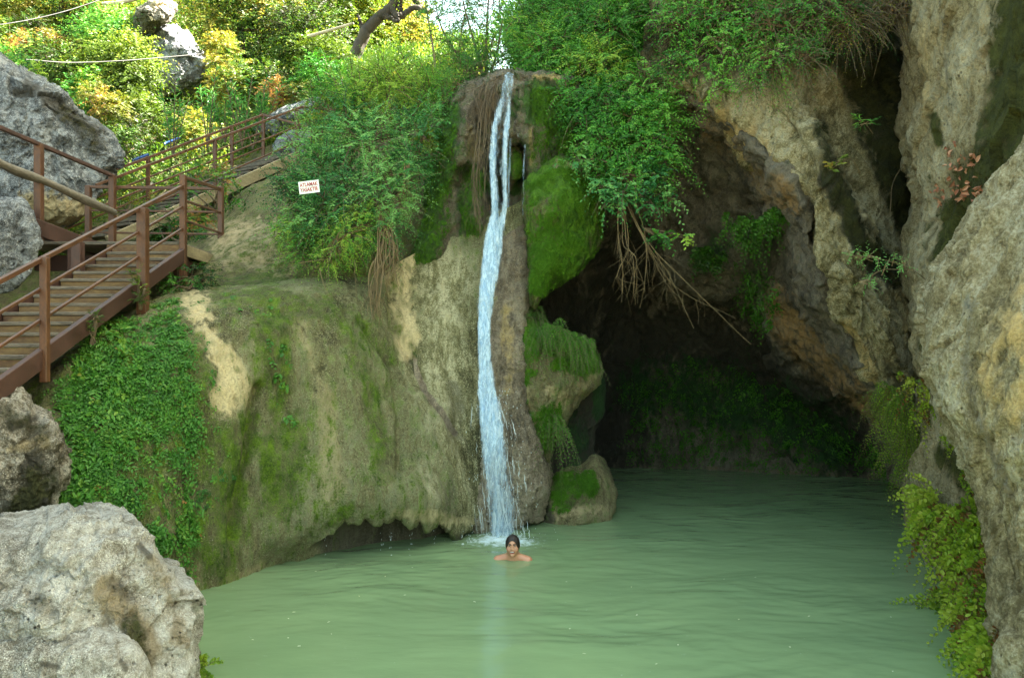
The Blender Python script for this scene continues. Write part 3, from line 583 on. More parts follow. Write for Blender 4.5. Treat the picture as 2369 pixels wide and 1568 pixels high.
# ---------------------------------------------------------------- slopes on the left and the hillside
T = [[(-60, 900, 7.6), (90, 858, 8.3), (235, 768, 8.55), (345, 706, 9.3), (440, 674, 9.75), (560, 668, 10.0), (680, 655, 10.3), (790, 645, 10.5), (900, 650, 10.8), (1000, 620, 11.2)],
     [(-60, 940, 8.4), (90, 880, 9.2), (235, 740, 9.6), (345, 690, 10.1), (440, 650, 10.5), (515, 640, 10.6), (600, 625, 10.8), (780, 590, 10.9), (900, 580, 11.2), (1000, 480, 11.8)],
     [(-60, 910, 9.8), (90, 870, 10.3), (235, 750, 10.6), (345, 668, 10.9), (450, 620, 11.1), (540, 575, 11.15), (640, 540, 11.35), (780, 510, 11.6), (900, 480, 11.9), (1010, 380, 12.4)],
     [(-60, 840, 11.5), (90, 800, 11.8), (235, 690, 12.0), (345, 620, 12.1), (470, 560, 12.2), (560, 490, 12.5), (660, 440, 12.8), (780, 400, 13), (900, 350, 13.2), (1010, 300, 13.2)],
     [(-60, 600, 13.5), (90, 590, 13.8), (235, 580, 14.0), (345, 565, 14.2), (480, 500, 14.5), (590, 430, 15.0), (690, 375, 15.6), (780, 330, 15.4), (900, 270, 15), (1030, 220, 14.6)],
     [(-200, 500, 16), (50, 500, 16.4), (235, 490, 16.8), (345, 460, 17), (480, 410, 17.4), (600, 350, 17.8), (700, 290, 18.2), (800, 260, 18), (920, 215, 17.6), (1060, 180, 17)],
     [(-300, 330, 20), (0, 340, 20.5), (220, 330, 21), (345, 305, 21.2), (480, 270, 21.6), (600, 230, 22), (700, 205, 22), (820, 190, 21.8), (940, 170, 21.5), (1080, 160, 20.8)],
     [(-400, 100, 26), (0, 110, 26.5), (220, 110, 27), (345, 105, 27.4), (480, 95, 27.8), (600, 95, 28), (720, 105, 28), (840, 120, 27.6), (960, 140, 27), (1090, 158, 26)],
     [(-600, -250, 34), (0, -200, 35), (220, -190, 35.4), (345, -180, 35.6), (480, -150, 35.8), (620, -100, 36), (750, -20, 36), (880, 90, 35), (1000, 150, 33), (1110, 165, 31)],
     [(-900, -500, 44), (0, -450, 46), (220, -430, 46), (345, -400, 46), (480, -360, 46), (640, -260, 46), (800, -60, 46), (920, 70, 45), (1020, 150, 44), (1130, 165, 42)]]
Tw = [atn(r) for r in T]
last = Tw[-1].copy(); last[:, 1] += 14; last[:, 2] -= 10; Tw.append(last)
TG = cr(np.stack([cr(w, 380) for w in Tw]), 420)
def hill_rough(P):
    k = smooth(P[..., 1], 9, 26)
    return fbm(P * .8, 4) * (.10 + .5 * k) + fbm(P * 3.5, 4) * (.06 + .08 * k) + fbm(P * 14, 2) * .015
hill = surf('hillside', TG, hill_rough, M['soil'], [(1, [(540, 560), (620, 570), (660, 610)], 90, .95), (0, [(430, 680), (560, 655), (700, 640)], 50, .7), (1, [(560, 640), (650, 640)], 30, .4), (0, [(520, 470), (700, 420)], 80, .5), (1, [(330, 410), (300, 440)], 50, .3)], base=(.46, .2, .05))
tag(hill, 'steep overgrown hillside rising behind the stairs', 'hillside', kind='structure')

# left bank beyond the boulders
LB = [[(-3.4, 1.0, -.6), (-3.6, 3, -.6), (-4.5, 5, -.6), (-5.5, 6.5, -.6), (-6.1, 8, .2), (-7.2, 10, 1.6), (-8.6, 12.5, 2.6)],
      [(-4.2, 1.0, .5), (-4.4, 3, .5), (-5.5, 5, .5), (-6.4, 6.5, .6), (-6.9, 8, 1.5), (-8.0, 10, 2.7), (-9.4, 12.5, 3.2)],
      [(-6, 1.0, 2), (-6.4, 3, 2), (-7.2, 5, 2.2), (-7.9, 6.5, 2.6), (-8.3, 8, 3.4), (-9.2, 10, 4.2), (-10.5, 13, 4.4)],
      [(-9, 1, 5), (-9.5, 3, 5.2), (-10, 5, 5.5), (-10.6, 7, 6), (-11.2, 9, 6.5), (-12, 12, 7.2), (-14, 15, 7.6)],
      [(-15, 1, 9), (-15.5, 3, 9), (-16, 5, 9.4), (-17, 8, 10), (-18, 11, 11), (-20, 14, 12), (-24, 19, 12)]]
lb = surf('left_bank', cr(np.stack([cr(np.array(q, float), 150) for q in LB]), 120), lambda P: fbm(P * 1.1, 4) * .22 + fracture(P, 1.2, .2) + fbm(P * 7, 3) * .04, M['darkrock'], [], base=(.35, 0, .3), flip=True)
tag(lb, 'dark rocky bank left of the boulders', 'bank', kind='structure')
# ---------------------------------------------------------------- boulders
def brough(a, s, k=1.0): return lambda P: (fbm(P * s, 4) * a + fbm(P * s * 3.1, 4, ridged=True) * a * .42 + fbm(P * s * 9, 3, ridged=True) * a * .12 + fracture(P * s, 1.4, a * .5) + fracture(P * s, 5, a * .2) + fbm(P * s * 24, 2) * a * .06) * k
D = 13.6
b1 = blob([(-260, 60, D), (-100, 100, D), (0, 138, D), (60, 178, D), (122, 206, D), (190, 262, D), (248, 300, D), (274, 352, D), (252, 396, D), (190, 472, D), (110, 514, D), (0, 530, D), (-260, 560, D)], (20, 350, D), 1.5, 2.5, 140, 340, p=3, facets=9, seed=3,
     rough=brough(.22, 1.0), paint=[(2, [(60, 190), (140, 250), (230, 300)], 26, .75), (2, [(40, 215), (70, 215)], 14, 1.0), (0, [(150, 260), (220, 330)], 30, .6), (1, [(60, 480), (190, 480), (110, 510)], 45, .85), (2, [(180, 320), (230, 360)], 26, .4)], base=(.05, 0, .12), name='boulder', mat=M['greyrock'])
tag(b1, 'huge pitted grey boulder behind the upper stair railing, left', 'boulder')
D = 9.4
b2 = blob([(-110, 460, D), (-30, 462, D), (30, 466, D), (66, 480, D), (88, 540, D), (80, 605, D), (40, 655, D), (-10, 676, D), (-110, 700, D)], (-15, 570, D), .5, .7, 80, 200, p=3, facets=7, seed=2, rough=brough(.07, 2.2), paint=[(2, [(60, 560), (30, 640)], 30, .4)], name='boulder', mat=M['greyrock'])
tag(b2, 'smaller rounded grey boulder beside the stair at the left picture edge', 'boulder')
D = 6.75
b3 = blob([(-160, 930, D), (-60, 905, D), (20, 898, D), (66, 920, D), (78, 955, D), (118, 965, D), (142, 1015, D), (139, 1080, D), (126, 1150, D), (108, 1240, D), (0, 1300, D), (-160, 1300, D)], (0, 1090, D), .55, .5, 110, 240, p=2.6, facets=8, seed=5, rough=brough(.13, 2.0),
     paint=[(0, [(20, 960), (90, 1000)], 40, .5), (0, [(80, 1110), (40, 1190)], 60, .9), (2, [(70, 1080), (90, 1200)], 46, .9), (2, [(30, 985), (80, 970)], 18, .9), (1, [(20, 1040), (100, 1020)], 24, .5)], base=(.1, 0, .25), name='boulder', mat=M['darkrock'])
tag(b3, 'lumpy dark and white stained boulder under the foot of the stair', 'boulder')
D = 5.35
b4 = blob([(-220, 1260, D), (-90, 1230, D), (0, 1220, D), (60, 1216, D), (140, 1196, D), (225, 1192, D), (300, 1212, D), (340, 1250, D), (372, 1296, D), (404, 1332, D), (438, 1346, D), (455, 1380, D), (450, 1425, D), (446, 1490, D), (442, 1560, D), (450, 1700, D), (200, 1780, D), (-220, 1780, D)], (120, 1470, D), .75, 1.0, 170, 420, p=3.2, facets=10, seed=8, rough=brough(.10, 1.9),
     paint=[(1, [(250, 1370), (310, 1440), (330, 1500)], 55, .75), (2, [(260, 1350), (300, 1380)], 24, .6), (0, [(300, 1440), (320, 1540)], 30, .7), (1, [(350, 1300), (400, 1380), (420, 1480)], 40, .55), (2, [(325, 1260), (345, 1285)], 16, .8), (2, [(100, 1400), (120, 1440)], 26, .3), (0, [(90, 1390), (120, 1420)], 30, .4), (2, [(400, 1440), (420, 1530)], 26, .4)], base=(0, 0, .06), name='boulder', mat=M['palerock'])
tag(b4, 'large pale foreground boulder with brown pits at the pool edge, lower left', 'boulder')
D = 4.75
b5 = blob([(-160, 1490, D), (0, 1474, D), (120, 1462, D), (215, 1464, D), (288, 1480, D), (326, 1515, D), (352, 1570, D), (380, 1700, D), (100, 1780, D), (-160, 1780, D)], (90, 1620, D), .3, .6, 90, 260, p=3, facets=5, seed=9, rough=brough(.045, 2.6), paint=[(2, [(100, 1535), (130, 1540)], 16, .8), (2, [(280, 1530), (290, 1545)], 14, .7)], base=(0, 0, .1), name='boulder', mat=M['palerock'])
tag(b5, 'low smooth pale rock in front of the large boulder, bottom left corner', 'boulder')
D = 5.9
b5b = blob([(428, 1500, D), (446, 1490, D), (460, 1515, D), (458, 1560, D), (470, 1640, D), (430, 1660, D)], (446, 1560, D), .12, .3, 40, 100, rough=brough(.03, 5), paint=[(0, [(450, 1530), (450, 1568)], 20, .8)], base=(.3, 0, .3), name='boulder', mat=M['darkrock'])
tag(b5b, 'small dark mossy stone at the waterline beside the large pale boulder', 'boulder')
D = 22
b6 = blob([(328, 110, D), (345, 75, D), (390, 62, D), (430, 80, D), (455, 118, D), (488, 140, D), (480, 172, D), (440, 190, D), (395, 212, D), (345, 228, D), (322, 205, D), (345, 165, D)], (400, 140, D), 1.0, 1.5, 90, 220, p=2.8, facets=8, seed=4, rough=brough(.25, .9), paint=[(2, [(350, 110), (370, 120)], 20, .5), (2, [(420, 190), (470, 165)], 14, .8)], base=(.05, 0, .15), name='outcrop', mat=M['greyrock'])
tag(b6, 'pale grey rock outcrop among the hillside bushes, lower of the two', 'outcrop')
D = 21.5
b7 = blob([(312, 62, D), (318, 30, D), (345, 5, D), (375, -6, D), (402, 15, D), (396, 40, D), (360, 62, D), (330, 80, D)], (355, 35, D), .8, 1.2, 60, 150, p=2.4, rough=brough(.18, 1.2), paint=[(0, [(330, 40), (360, 55)], 26, .9), (1, [(360, 5), (395, 10)], 18, .8), (2, [(320, 60), (340, 75)], 16, .9)], base=(.3, 0, .2), name='outcrop', mat=M['darkrock'])
tag(b7, 'mossy brown rock outcrop capped with dry grass, above the grey outcrop', 'outcrop')
D = 18.2
b8 = blob([(590, 290, D), (640, 262, D), (690, 240, D), (735, 228, D), (745, 245, D), (715, 275, D), (660, 300, D), (610, 312, D)], (670, 270, D), .3, .8, 60, 150, p=3, facets=6, seed=6, rough=brough(.12, 1.6), base=(.05, 0, .05), name='rock_ledge', mat=M['greyrock'])
tag(b8, 'flat grey rock ledge at the head of the upper stairs', 'rock')
D = 16.2
b9 = blob([(640, 330, D), (680, 305, D), (715, 312, D), (716, 345, D), (680, 362, D), (645, 352, D)], (680, 335, D), .25, .6, 50, 120, p=3, facets=6, seed=7, rough=brough(.14, 2.2), base=(.15, 0, .2), name='rock_ledge', mat=M['greyrock'])
tag(b9, 'broken grey rock beside the upper stair railing, near the shrub', 'rock')
# ---------------------------------------------------------------- water
def pool():
    nx, ny = 560, 620
    x = np.linspace(-7.5, 7.5, nx); y = 2.0 + 15.5 * np.linspace(0, 1, ny) ** 1.35
    X, Y = np.meshgrid(x, y)
    P = np.stack([X, Y, 0 * X], -1)
    r = np.hypot(X + .12, Y - 9.9)
    calm = np.clip((Y - 1) / 8, .5, 1)
    wv = P + .35 * np.stack([fbm(P * .5, 2), fbm(P * .5 + 40, 2), 0 * X], -1)
    amp = .45 + .9 * smooth(fbm(P * np.array([.35, .6, 1]) + 70, 2), -.3, .35)
    h = .022 * amp * fbm(wv * np.array([.8, 2.3, 1]), 3) + .008 * amp * fbm(wv * np.array([2.2, 5.5, 1]) + 7, 3, ridged=True)
    h += .008 * np.sin(r * 9.0 + 1.5 * fbm(P * 1.3, 2)) * np.exp(-r / 2.2)
    h += .03 * np.exp(-(r / .38) ** 2) * (.4 + fbm(P * 14, 3))
    rp = np.hypot(X - .0, Y - 8.9)
    h += .0045 * (.5 + fbm(P * 2.2 + 5, 2)) * np.sin(rp * 24 + 3.5 * fbm(P * 2.2, 2)) * np.exp(-((rp - .5) / .32) ** 2)
    P[..., 2] = h
    foam = np.exp(-((np.hypot((X + .12) / 1.15, (Y - 9.75) / .75)) / .42) ** 2)
    c = np.zeros(P.shape); c[..., 0] = foam
    o = link('water', mesh('water', P, grid_faces(ny, nx)[:, ::-1][:, ::-1], M['water'], True, c.reshape(-1, 3)), None)
    return tag(o, 'milky green pool', 'water', kind='structure')
m, nt, out = newmat('milky_water'); N = NT(nt)
tc = N.n('ShaderNodeTexCoord').outputs['Object']
att = N.n('ShaderNodeVertexColor', layer_name='paint'); sep = N.n('ShaderNodeSeparateColor'); nt.links.new(att.outputs[0], sep.inputs[0])
nz = N.noise(tc, 13, 6, .75); big = N.noise(N.mapped((.4, .5, 1), tc), 1.0, 3)
col = N.mix(N.mr(big, .35, .65), (.160, .238, .120), (.186, .270, .134))
ff = N.mr(N.math('ADD', sep.outputs[0], N.math('MULTIPLY', N.math('SUBTRACT', nz, .5), 2.4)), .3, 1.15)
col = N.mix(ff, col, (.62, .74, .78))
b = N.n('ShaderNodeBsdfPrincipled'); N.set(b.inputs['Base Color'], col); N.set(b.inputs['Roughness'], N.mr(ff, 0, 1, .07, .7)); b.inputs['IOR'].default_value = 1.33
bp = N.n('ShaderNodeBump', i_Strength=.12, i_Distance=.02); N.set(bp.inputs['Height'], N.noise(N.mapped((1, 2.4, 1), tc), 9, 4, .6))
nt.links.new(bp.outputs[0], b.inputs['Normal']); nt.links.new(b.outputs[0], out.inputs[0])
M['water'] = m
pool()
gb = MB(); gb.add([(-60, -40, -1.2), (60, -40, -1.2), (60, 90, -1.2), (-60, 90, -1.2)], [(0, 1, 2, 3)])
tag(gb.build('ground', M['soil']), 'pool bed and ground under the gorge', 'ground', kind='structure')
# ---------------------------------------------------------------- stairs, landing and walkway
M['rust'] = plain_mat('rusty_brown_paint', (.05, .018, .009), (.115, .048, .02), (7, 7, 4), .5, .3, c=(.26, .12, .035))
M['rustdark'] = plain_mat('old_brown_paint', (.035, .014, .010), (.075, .034, .025), (3, 3, 3), .6, .3, c=(.13, .075, .058))
M['tread'] = plain_mat('weathered_tread_wood', (.05, .04, .03), (.17, .14, .105), (3, 14, 14), .8, .5, c=(.34, .30, .24))
M['riser'] = plain_mat('stained_riser_wood', (.07, .028, .014), (.19, .12, .05), (2.2, 5, 5), .8, .4, c=(.30, .21, .10))
M['greywood'] = plain_mat('grey_weathered_wood', (.07, .06, .045), (.20, .175, .14), (9, 2, 9), .85, .5, c=(.34, .31, .26))
M['palewood'] = plain_mat('pale_board_wood', (.14, .11, .06), (.30, .25, .145), (2, 3, 9), .8, .3, c=(.42, .37, .25))
XR, XL = -4.22, -5.15
zs = lambda d: 2.18 + (d - 6.5) * .41
st = tag(empty('staircase', (-4.7, 6.0, 1.8)), 'lower flight of rusty brown metal stairs with wooden treads climbing from the bottom left', 'stairs')
for X in (XR, XL):
    MB().bar((X, 5.2, zs(5.2) - .085), (X, 10.12, zs(10.12) - .085), .06, .17).build('stringer', M['rustdark'], st, bevel=.006)
rr = random.Random(3)
n = 18
for i in range(n):
    d = 5.75 + i * (10.05 - 5.75) / (n - 1); z = zs(d) - .055
    j = rr.uniform(-.012, .012)
    t = MB().bar((XL + .035, d + j, z), (XR - .035, d + j + rr.uniform(-.012, .012), z + rr.uniform(-.006, .006)), .25, .036).build('tread', M['tread'], st, bevel=.006)
    MB().bar((XL + .04, d - .10, z - .063), (XR - .04, d - .10, z - .063), .016, .085).build('riser', M['riser'], t)
def rail_line(P, h, w, name, mat, parent):
    b = MB()
    for a, c in zip(P[:-1], P[1:]): b.bar((a[0], a[1], a[2] + h), (c[0], c[1], c[2] + h), w, w)
    return b.build(name, mat, parent, bevel=.004)
base = [(XR, 5.2, zs(5.2)), (XR, 10.1, zs(10.1))]
rail_line(base, .80, .042, 'handrail', M['rust'], st)
for h in (.54, .26): rail_line(base, h, .028, 'middle_rail', M['rust'], st)
for d, w_, top, lo in ((7.07, .066, .82, .30), (8.95, .105, .80, .42), (5.55, .066, .82, .3)):
    MB().bar((XR + .03, d, zs(d) - lo), (XR + .03, d, zs(d) + top), w_, w_, (1, 0, 0)).build('post', M['rust'], st, bevel=.005)
for X, d in ((-5.12, 9.3), (-5.5, 9.9)):
    MB().bar((X, d, 2.4), (X, d, 3.65), .11, .11, (1, 0, 0)).build('support_post', M['rustdark'], st, bevel=.005)

ld = tag(empty('landing', (-5.3, 11, 3.2)), 'wooden landing with rusty railing between the two stair flights', 'landing')
dk = MB()
for i in range(9):
    y = 10.22 + i * .2
    dk.bar((-6.35, y, 3.73 + rr.uniform(-.006, .006)), (-4.27 - (y - 10.1) * .07, y, 3.73), .185, .04)
dk.build('deck', M['tread'], ld, bevel=.005)
MB().bar((-4.22, 10.16, 3.64), (-4.36, 11.92, 3.64), .04, .15).build('edge_board', M['palewood'], ld, bevel=.005)
MB().bar((-5.2, 10.13, 3.63), (-4.24, 10.13, 3.63), .04, .15).build('edge_board', M['riser'], ld, bevel=.005)
MB().bar((-4.4, 10.3, 3.2), (-4.45, 11.6, 3.2), .05, .7).build('skirt_board', M['rustdark'], ld)
MB().bar((-6.3, 10.45, 3.5), (-4.3, 10.45, 3.5), .1, .2).build('joist', M['rustdark'], ld)
posts = [((-4.22, 10.12), 3.18, 4.60), ((-4.38, 11.86), 3.55, 4.79), ((-6.33, 11.78), 3.5, 4.79)]
for (x, y), a, b_ in posts: MB().bar((x, y, a), (x, y, b_), .075, .075, (1, 0, 0)).build('post', M['rust'], ld, bevel=.005)
for z0, z1, w_ in ((4.575, 4.75, .042), (4.28, 4.40, .028), (4.03, 4.09, .028)):
    MB().bar((-4.22, 10.12, z0), (-4.38, 11.86, z1), w_, w_).build('rail', M['rust'], ld, bevel=.004)
for z0, w_ in ((4.75, .042), (4.40, .028), (4.07, .028)):
    MB().bar((-4.40, 11.82, z0), (-6.33, 11.78, z0 + .02), w_, w_).build('rail', M['rust'], ld, bevel=.004)

wk = tag(empty('walkway', (-6, 10.4, 3.7)), 'walkway behind the lower stairs with dark top rail and grey log handrail', 'walkway')
MB().bar((-6.14, 8.6, 4.06), (-5.90, 11.9, 3.72), .06, .21).build('beam', M['rustdark'], wk, bevel=.006)
dk = MB()
for i in range(14):
    y = 8.7 + i * .22; dk.bar((-7.2, y, 4.12 - (y - 8.6) * .1), (-6.16, y, 4.12 - (y - 8.6) * .1), .2, .035)
dk.build('deck', M['tread'], wk, bevel=.004)
for x, y, a, b_, w_ in ((-5.93, 11.7, 3.7, 4.93, .085), (-6.06, 10.1, 3.75, 5.0, .09)):
    MB().bar((x, y, a), (x, y, b_), w_, w_, (1, 0, 0)).build('post', M['rust'], wk, bevel=.005)
MB().bar((-6.18, 8.4, 5.06), (-5.93, 11.75, 4.92), .05, .05).build('handrail', M['rustdark'], wk, bevel=.005)
lg = cr(np.array([(-6.10, 8.4, 4.66), (-6.04, 9.4, 4.57), (-6.0, 10.4, 4.50), (-5.9, 11.68, 4.37)]), 40)
lg[:, 0] += .02 * np.sin(np.linspace(0, 9, 40)); lg[:, 2] += .012 * np.sin(np.linspace(0, 13, 40))
MB().tube(lg, .055 + .008 * np.sin(np.linspace(0, 17, 40)), 12).build('log_rail', M['greywood'], wk, smoothf=True)

us = tag(empty('staircase', (-5.8, 14, 4.0)), 'upper flight of weathered plank stairs with double rusty railings climbing to the right', 'stairs')
A0, A1 = np.array((-6.4, 12.5, 4.03)), np.array((-4.34, 16.0, 6.2)); off = np.array((-.95, .56, 0)); ax = A1 - A0
A1 = A0 + ax * 1.04
for o_ in (0, 1):
    a, b_ = A0 + off * o_, A1 + off * o_
    MB().bar(a, b_, .07, .2).build('stringer', M['palewood'] if o_ == 0 else M['riser'], us, bevel=.006)
n = 20
for i in range(n):
    c = A0 + ax * (i + .5) / n + np.array((0, 0, .07 + rr.uniform(-.01, .01)))
    MB().bar(c + off * .03, c + off * .97 + np.array((0, 0, rr.uniform(-.012, .012))), .25, .045).build('tread', M['tread'], us, bevel=.006)
for o_, ts, e0 in ((0, (.02, .5, .99), -.05), (1, (-.28, .36, .82, 1.02), -.55)):
    for h, w_ in ((.98, .044), (.62, .028), (.30, .028)):
        a = A0 + off * o_ + ax * e0 + np.array((0, 0, h)); b_ = A0 + off * o_ + ax * 1.02 + np.array((0, 0, h))
        MB().bar(a, b_, w_, w_).build('handrail' if h > .9 else 'middle_rail', M['rust'], us, bevel=.004)
    for t in ts:
        c = A0 + off * o_ + ax * t
        MB().bar(c + np.array((0, 0, -.15)), c + np.array((0, 0, 1.0)), .06, .06, (1, 0, 0)).build('post', M['rust'], us, bevel=.004)
c = A0 + ax * 1.02
MB().bar(c + off + np.array((0, 0, .98)), c + off * .1 + np.array((0.25, .2, .62)), .045, .045).build('end_rail', M['rust'], us, bevel=.004)
MB().bar(c + np.array((0, 0, .98)), c + np.array((.9, .5, 1.03)), .045, .045).build('end_rail', M['rust'], us, bevel=.004)

# ---------------------------------------------------------------- warning sign
def text_mesh(body, size):
    cu = bpy.data.curves.new('lettering', 'FONT'); cu.body = body; cu.size = size; cu.align_x = 'CENTER'; cu.align_y = 'CENTER'; cu.extrude = .001; cu.offset = .0016
    cu.space_line = .95
    o = bpy.data.objects.new('lettering', cu); COL.objects.link(o)
    bpy.context.view_layer.update()
    me = bpy.data.meshes.new_from_object(o.evaluated_get(bpy.context.evaluated_depsgraph_get()))
    bpy.data.objects.remove(o); bpy.data.curves.remove(cu); return me
M['signwhite'] = plain_mat('white_sign_board', (.62, .66, .66), (.80, .83, .82), (9, 9, 9), .45, .05)
M['signred'] = plain_mat('red_sign_lettering', (.28, .02, .03), (.40, .035, .05), (20, 20, 20), .5, .0)
D = 9.85
sx, sy, sz = at(715, 433, D)
sg = tag(empty('warning_sign', (sx, sy, sz - .1)), 'small tilted white sign with red letters in front of the bush', 'sign')
rot = Matrix.Translation((sx, sy, sz)) @ Matrix.Rotation(R(7), 4, 'Y').inverted() @ Matrix.Rotation(R(0), 4, 'Z')
W_, H_ = .255, .155
skew = .18
b = MB(); q = []
for yy in (.004, -.004):
    for x, z in ((-W_ / 2, -H_ / 2), (W_ / 2, -H_ / 2), (W_ / 2, H_ / 2), (-W_ / 2, H_ / 2)): q.append(tuple(rot @ Vector((x, yy, z))))
b.add(q, [(0, 1, 2, 3), (7, 6, 5, 4), (0, 4, 5, 1), (1, 5, 6, 2), (2, 6, 7, 3), (3, 7, 4, 0)])
bd = b.build('board', M['signwhite'], sg)
tm = text_mesh('ATLAMAK\nYASAKTIR', .066)
xs = [v.co.x for v in tm.vertices]; wd = max(xs) - min(xs)
for v in tm.vertices:
    x, y, z = v.co
    p = rot @ Vector((x * (.225 / wd), -.0065 - z, y * 1.0)); v.co = p
tm.materials.append(M['signred']); tm.name = 'lettering'
link('lettering', tm, bd)
MB().tube([(sx, sy + .012, sz), (sx + .05, sy + .3, sz - .03), (sx + .1, sy + .9, sz - .1)], .012, 8).build('bracket', M['greywood'], sg)
# ---------------------------------------------------------------- waterfall
def water_mat(name, seed, lo, hi):
    m, nt, out = newmat(name); N = NT(nt)
    uv = N.n('ShaderNodeVertexColor', layer_name='tint'); sp = N.n('ShaderNodeSeparateColor'); nt.links.new(uv.outputs[0], sp.inputs[0])
    cb = N.n('ShaderNodeCombineXYZ'); N.set(cb.inputs[0], sp.outputs[0]); N.set(cb.inputs[1], sp.outputs[1]); cb.inputs[2].default_value = seed
    a = N.noise(N.mapped((7, 9, 1), cb.outputs[0]), 1.0, 5, .68, .5)
    a2 = N.noise(N.mapped((25, 50, 1), cb.outputs[0]), 1.0, 5, .7, .5)
    s = N.math('ADD', N.math('MULTIPLY', a, .55), N.math('MULTIPLY', a2, .45))
    al = N.mr(N.math('ADD', s, N.math('MULTIPLY', N.math('SUBTRACT', sp.outputs[2], .5), .75)), lo, hi)
    al = N.math('MULTIPLY', al, N.mr(sp.outputs[2], .02, .2))
    al = N.math('MULTIPLY', al, .74)
    p = N.n('ShaderNodeBsdfPrincipled'); N.set(p.inputs['Base Color'], N.mix(N.mr(a2, .35, .65), (.34, .57, .86), (.70, .85, .98))); p.inputs['Roughness'].default_value = .22  # bluish tones paint the sky's reflection into the water
    tr = N.n('ShaderNodeBsdfTranslucent'); tr.inputs[0].default_value = (.66, .82, .95, 1)
    mx0 = N.n('ShaderNodeMixShader', i_0=.35); nt.links.new(p.outputs[0], mx0.inputs[1]); nt.links.new(tr.outputs[0], mx0.inputs[2])
    bp = N.n('ShaderNodeBump', i_Strength=.6, i_Distance=.03); N.set(bp.inputs['Height'], s); nt.links.new(bp.outputs[0], p.inputs['Normal'])
    t = N.n('ShaderNodeBsdfTransparent')
    mx = N.n('ShaderNodeMixShader'); N.set(mx.inputs[0], al); nt.links.new(t.outputs[0], mx.inputs[1]); nt.links.new(mx0.outputs[0], mx.inputs[2])
    nt.links.new(mx.outputs[0], out.inputs[0])
    return m
wf = tag(empty('waterfall', (-.1, 9.95, 0)), 'tall thin white waterfall dropping from the notch into the green pool', 'waterfall')
FALL = [(168, 1163, 1196, 11.45), (178, 1161, 1194, 11.08), (215, 1150, 1192, 10.98), (260, 1138, 1188, 10.9), (310, 1129, 1182, 10.82), (360, 1126, 1179, 10.76), (420, 1128, 1180, 10.72), (480, 1131, 1180, 10.68), (510, 1126, 1177, 10.64), (560, 1112, 1174, 10.58), (620, 1105, 1166, 10.48),
        (700, 1101, 1150, 10.36), (780, 1101, 1140, 10.26), (860, 1100, 1147, 10.16), (930, 1099, 1162, 10.08), (1000, 1099, 1180, 10.0), (1070, 1101, 1194, 9.97), (1140, 1106, 1204, 9.96), (1200, 1112, 1208, 9.98), (1252, 1116, 1210, 9.98)]
def sheet(name, rows, mat, dd, seed, prof, parent, nu=70, nv=420, widen=1.0):
    rows = [(y, (a + b) / 2 - (b - a) / 2 * widen * 1.16, (a + b) / 2 + (b - a) / 2 * widen * 1.16, d) for y, a, b, d in rows]
    G_ = np.stack([cr(np.array([at(a, y, d + dd), at((a + b) / 2, y, d + dd - .05), at(b, y, d + dd)]), nu) for y, a, b, d in rows])
    G_ = cr(G_, nv)
    u = np.linspace(0, 1, nu)[None] * np.ones((nv, 1)); v = np.linspace(0, 1, nv)[:, None] * np.ones((1, nu))
    G_ = G_ + .03 * np.stack([fbm(G_ * np.array([9, 9, 1.5]) + seed, 3), 1.2 * fbm(G_ * np.array([12, 12, 2]) + seed + 9, 3), 0 * u], -1)
    y = CY - (G_[..., 2] - CAMZ) / G_[..., 1] * F
    dens = prof(u, y) * smooth(np.minimum(u, 1 - u), 0, .34)
    widx = (G_[..., 0] - G_[..., 0].mean()) / .5
    c = np.stack([widx * .5 + .5, G_[..., 2] * .16 + .0 * u, dens], -1)
    return link(name, mesh(name, G_, grid_faces(nv, nu), mat, True, None, c.reshape(-1, 3)), parent)
g = lambda x, m, s: np.exp(-((x - m) / s) ** 2)
def prof_a(u, y):
    up = .56 * g(u, .24, .18) + .70 * g(u, .77, .13) + .38          # two strands above, one below
    k = smooth(y, 470, 540); top = 1 - smooth(y, 200, 300)
    low = .90 - .40 * smooth(y, 900, 1180) * (1 - .35 * g(u, .4, .25)) - .30 * smooth(u, .55, .95) * (1 - smooth(y, 760, 1000))
    mid = .55 * top + up * (1 - top)
    return np.clip(mid * (1 - k) + low * k, 0, 1)
sheet('water_sheet', FALL, water_mat('falling_water_a', 1.3, .42, .72), 0, 3, prof_a, wf)
sheet('water_sheet', FALL, water_mat('falling_water_b', 7.7, .48, .72), -.07, 30, lambda u, y: prof_a(u, y) * .86, wf, widen=1.1)
sheet('water_sheet', FALL[8:], water_mat('falling_water_c', 4.1, .52, .7), -.13, 60, lambda u, y: .74 * prof_a(u, y), wf, nv=330, widen=1.22)
sheet('water_film', [(170, 1192, 1218, 11.4), (182, 1190, 1218, 11.06), (240, 1184, 1214, 10.95), (320, 1178, 1212, 10.95)], water_mat('thin_film', 9.2, .5, .75), -.02, 80, lambda u, y: .42 + 0 * u, wf, nu=30, nv=90)
sheet('water_strand', [(320, 1176, 1184, 10.95), (400, 1174, 1182, 10.95), (480, 1172, 1180, 10.95)], water_mat('thin_strand', 2.2, .4, .75), 0, 81, lambda u, y: .6 + 0 * u, wf, nu=12, nv=90)
sheet('water_strand', [(335, 1211, 1217, 10.95), (430, 1208, 1215, 10.95), (500, 1205, 1214, 10.95)], M['wf'] if 'wf' in M else water_mat('thin_strand_b', 5.2, .4, .75), 0, 82, lambda u, y: .55 + 0 * u, wf, nu=12, nv=90)
M['drop'] = plain_mat('water_drop', (.66, .76, .82), (.82, .9, .94), (30, 30, 30), .2, .0)
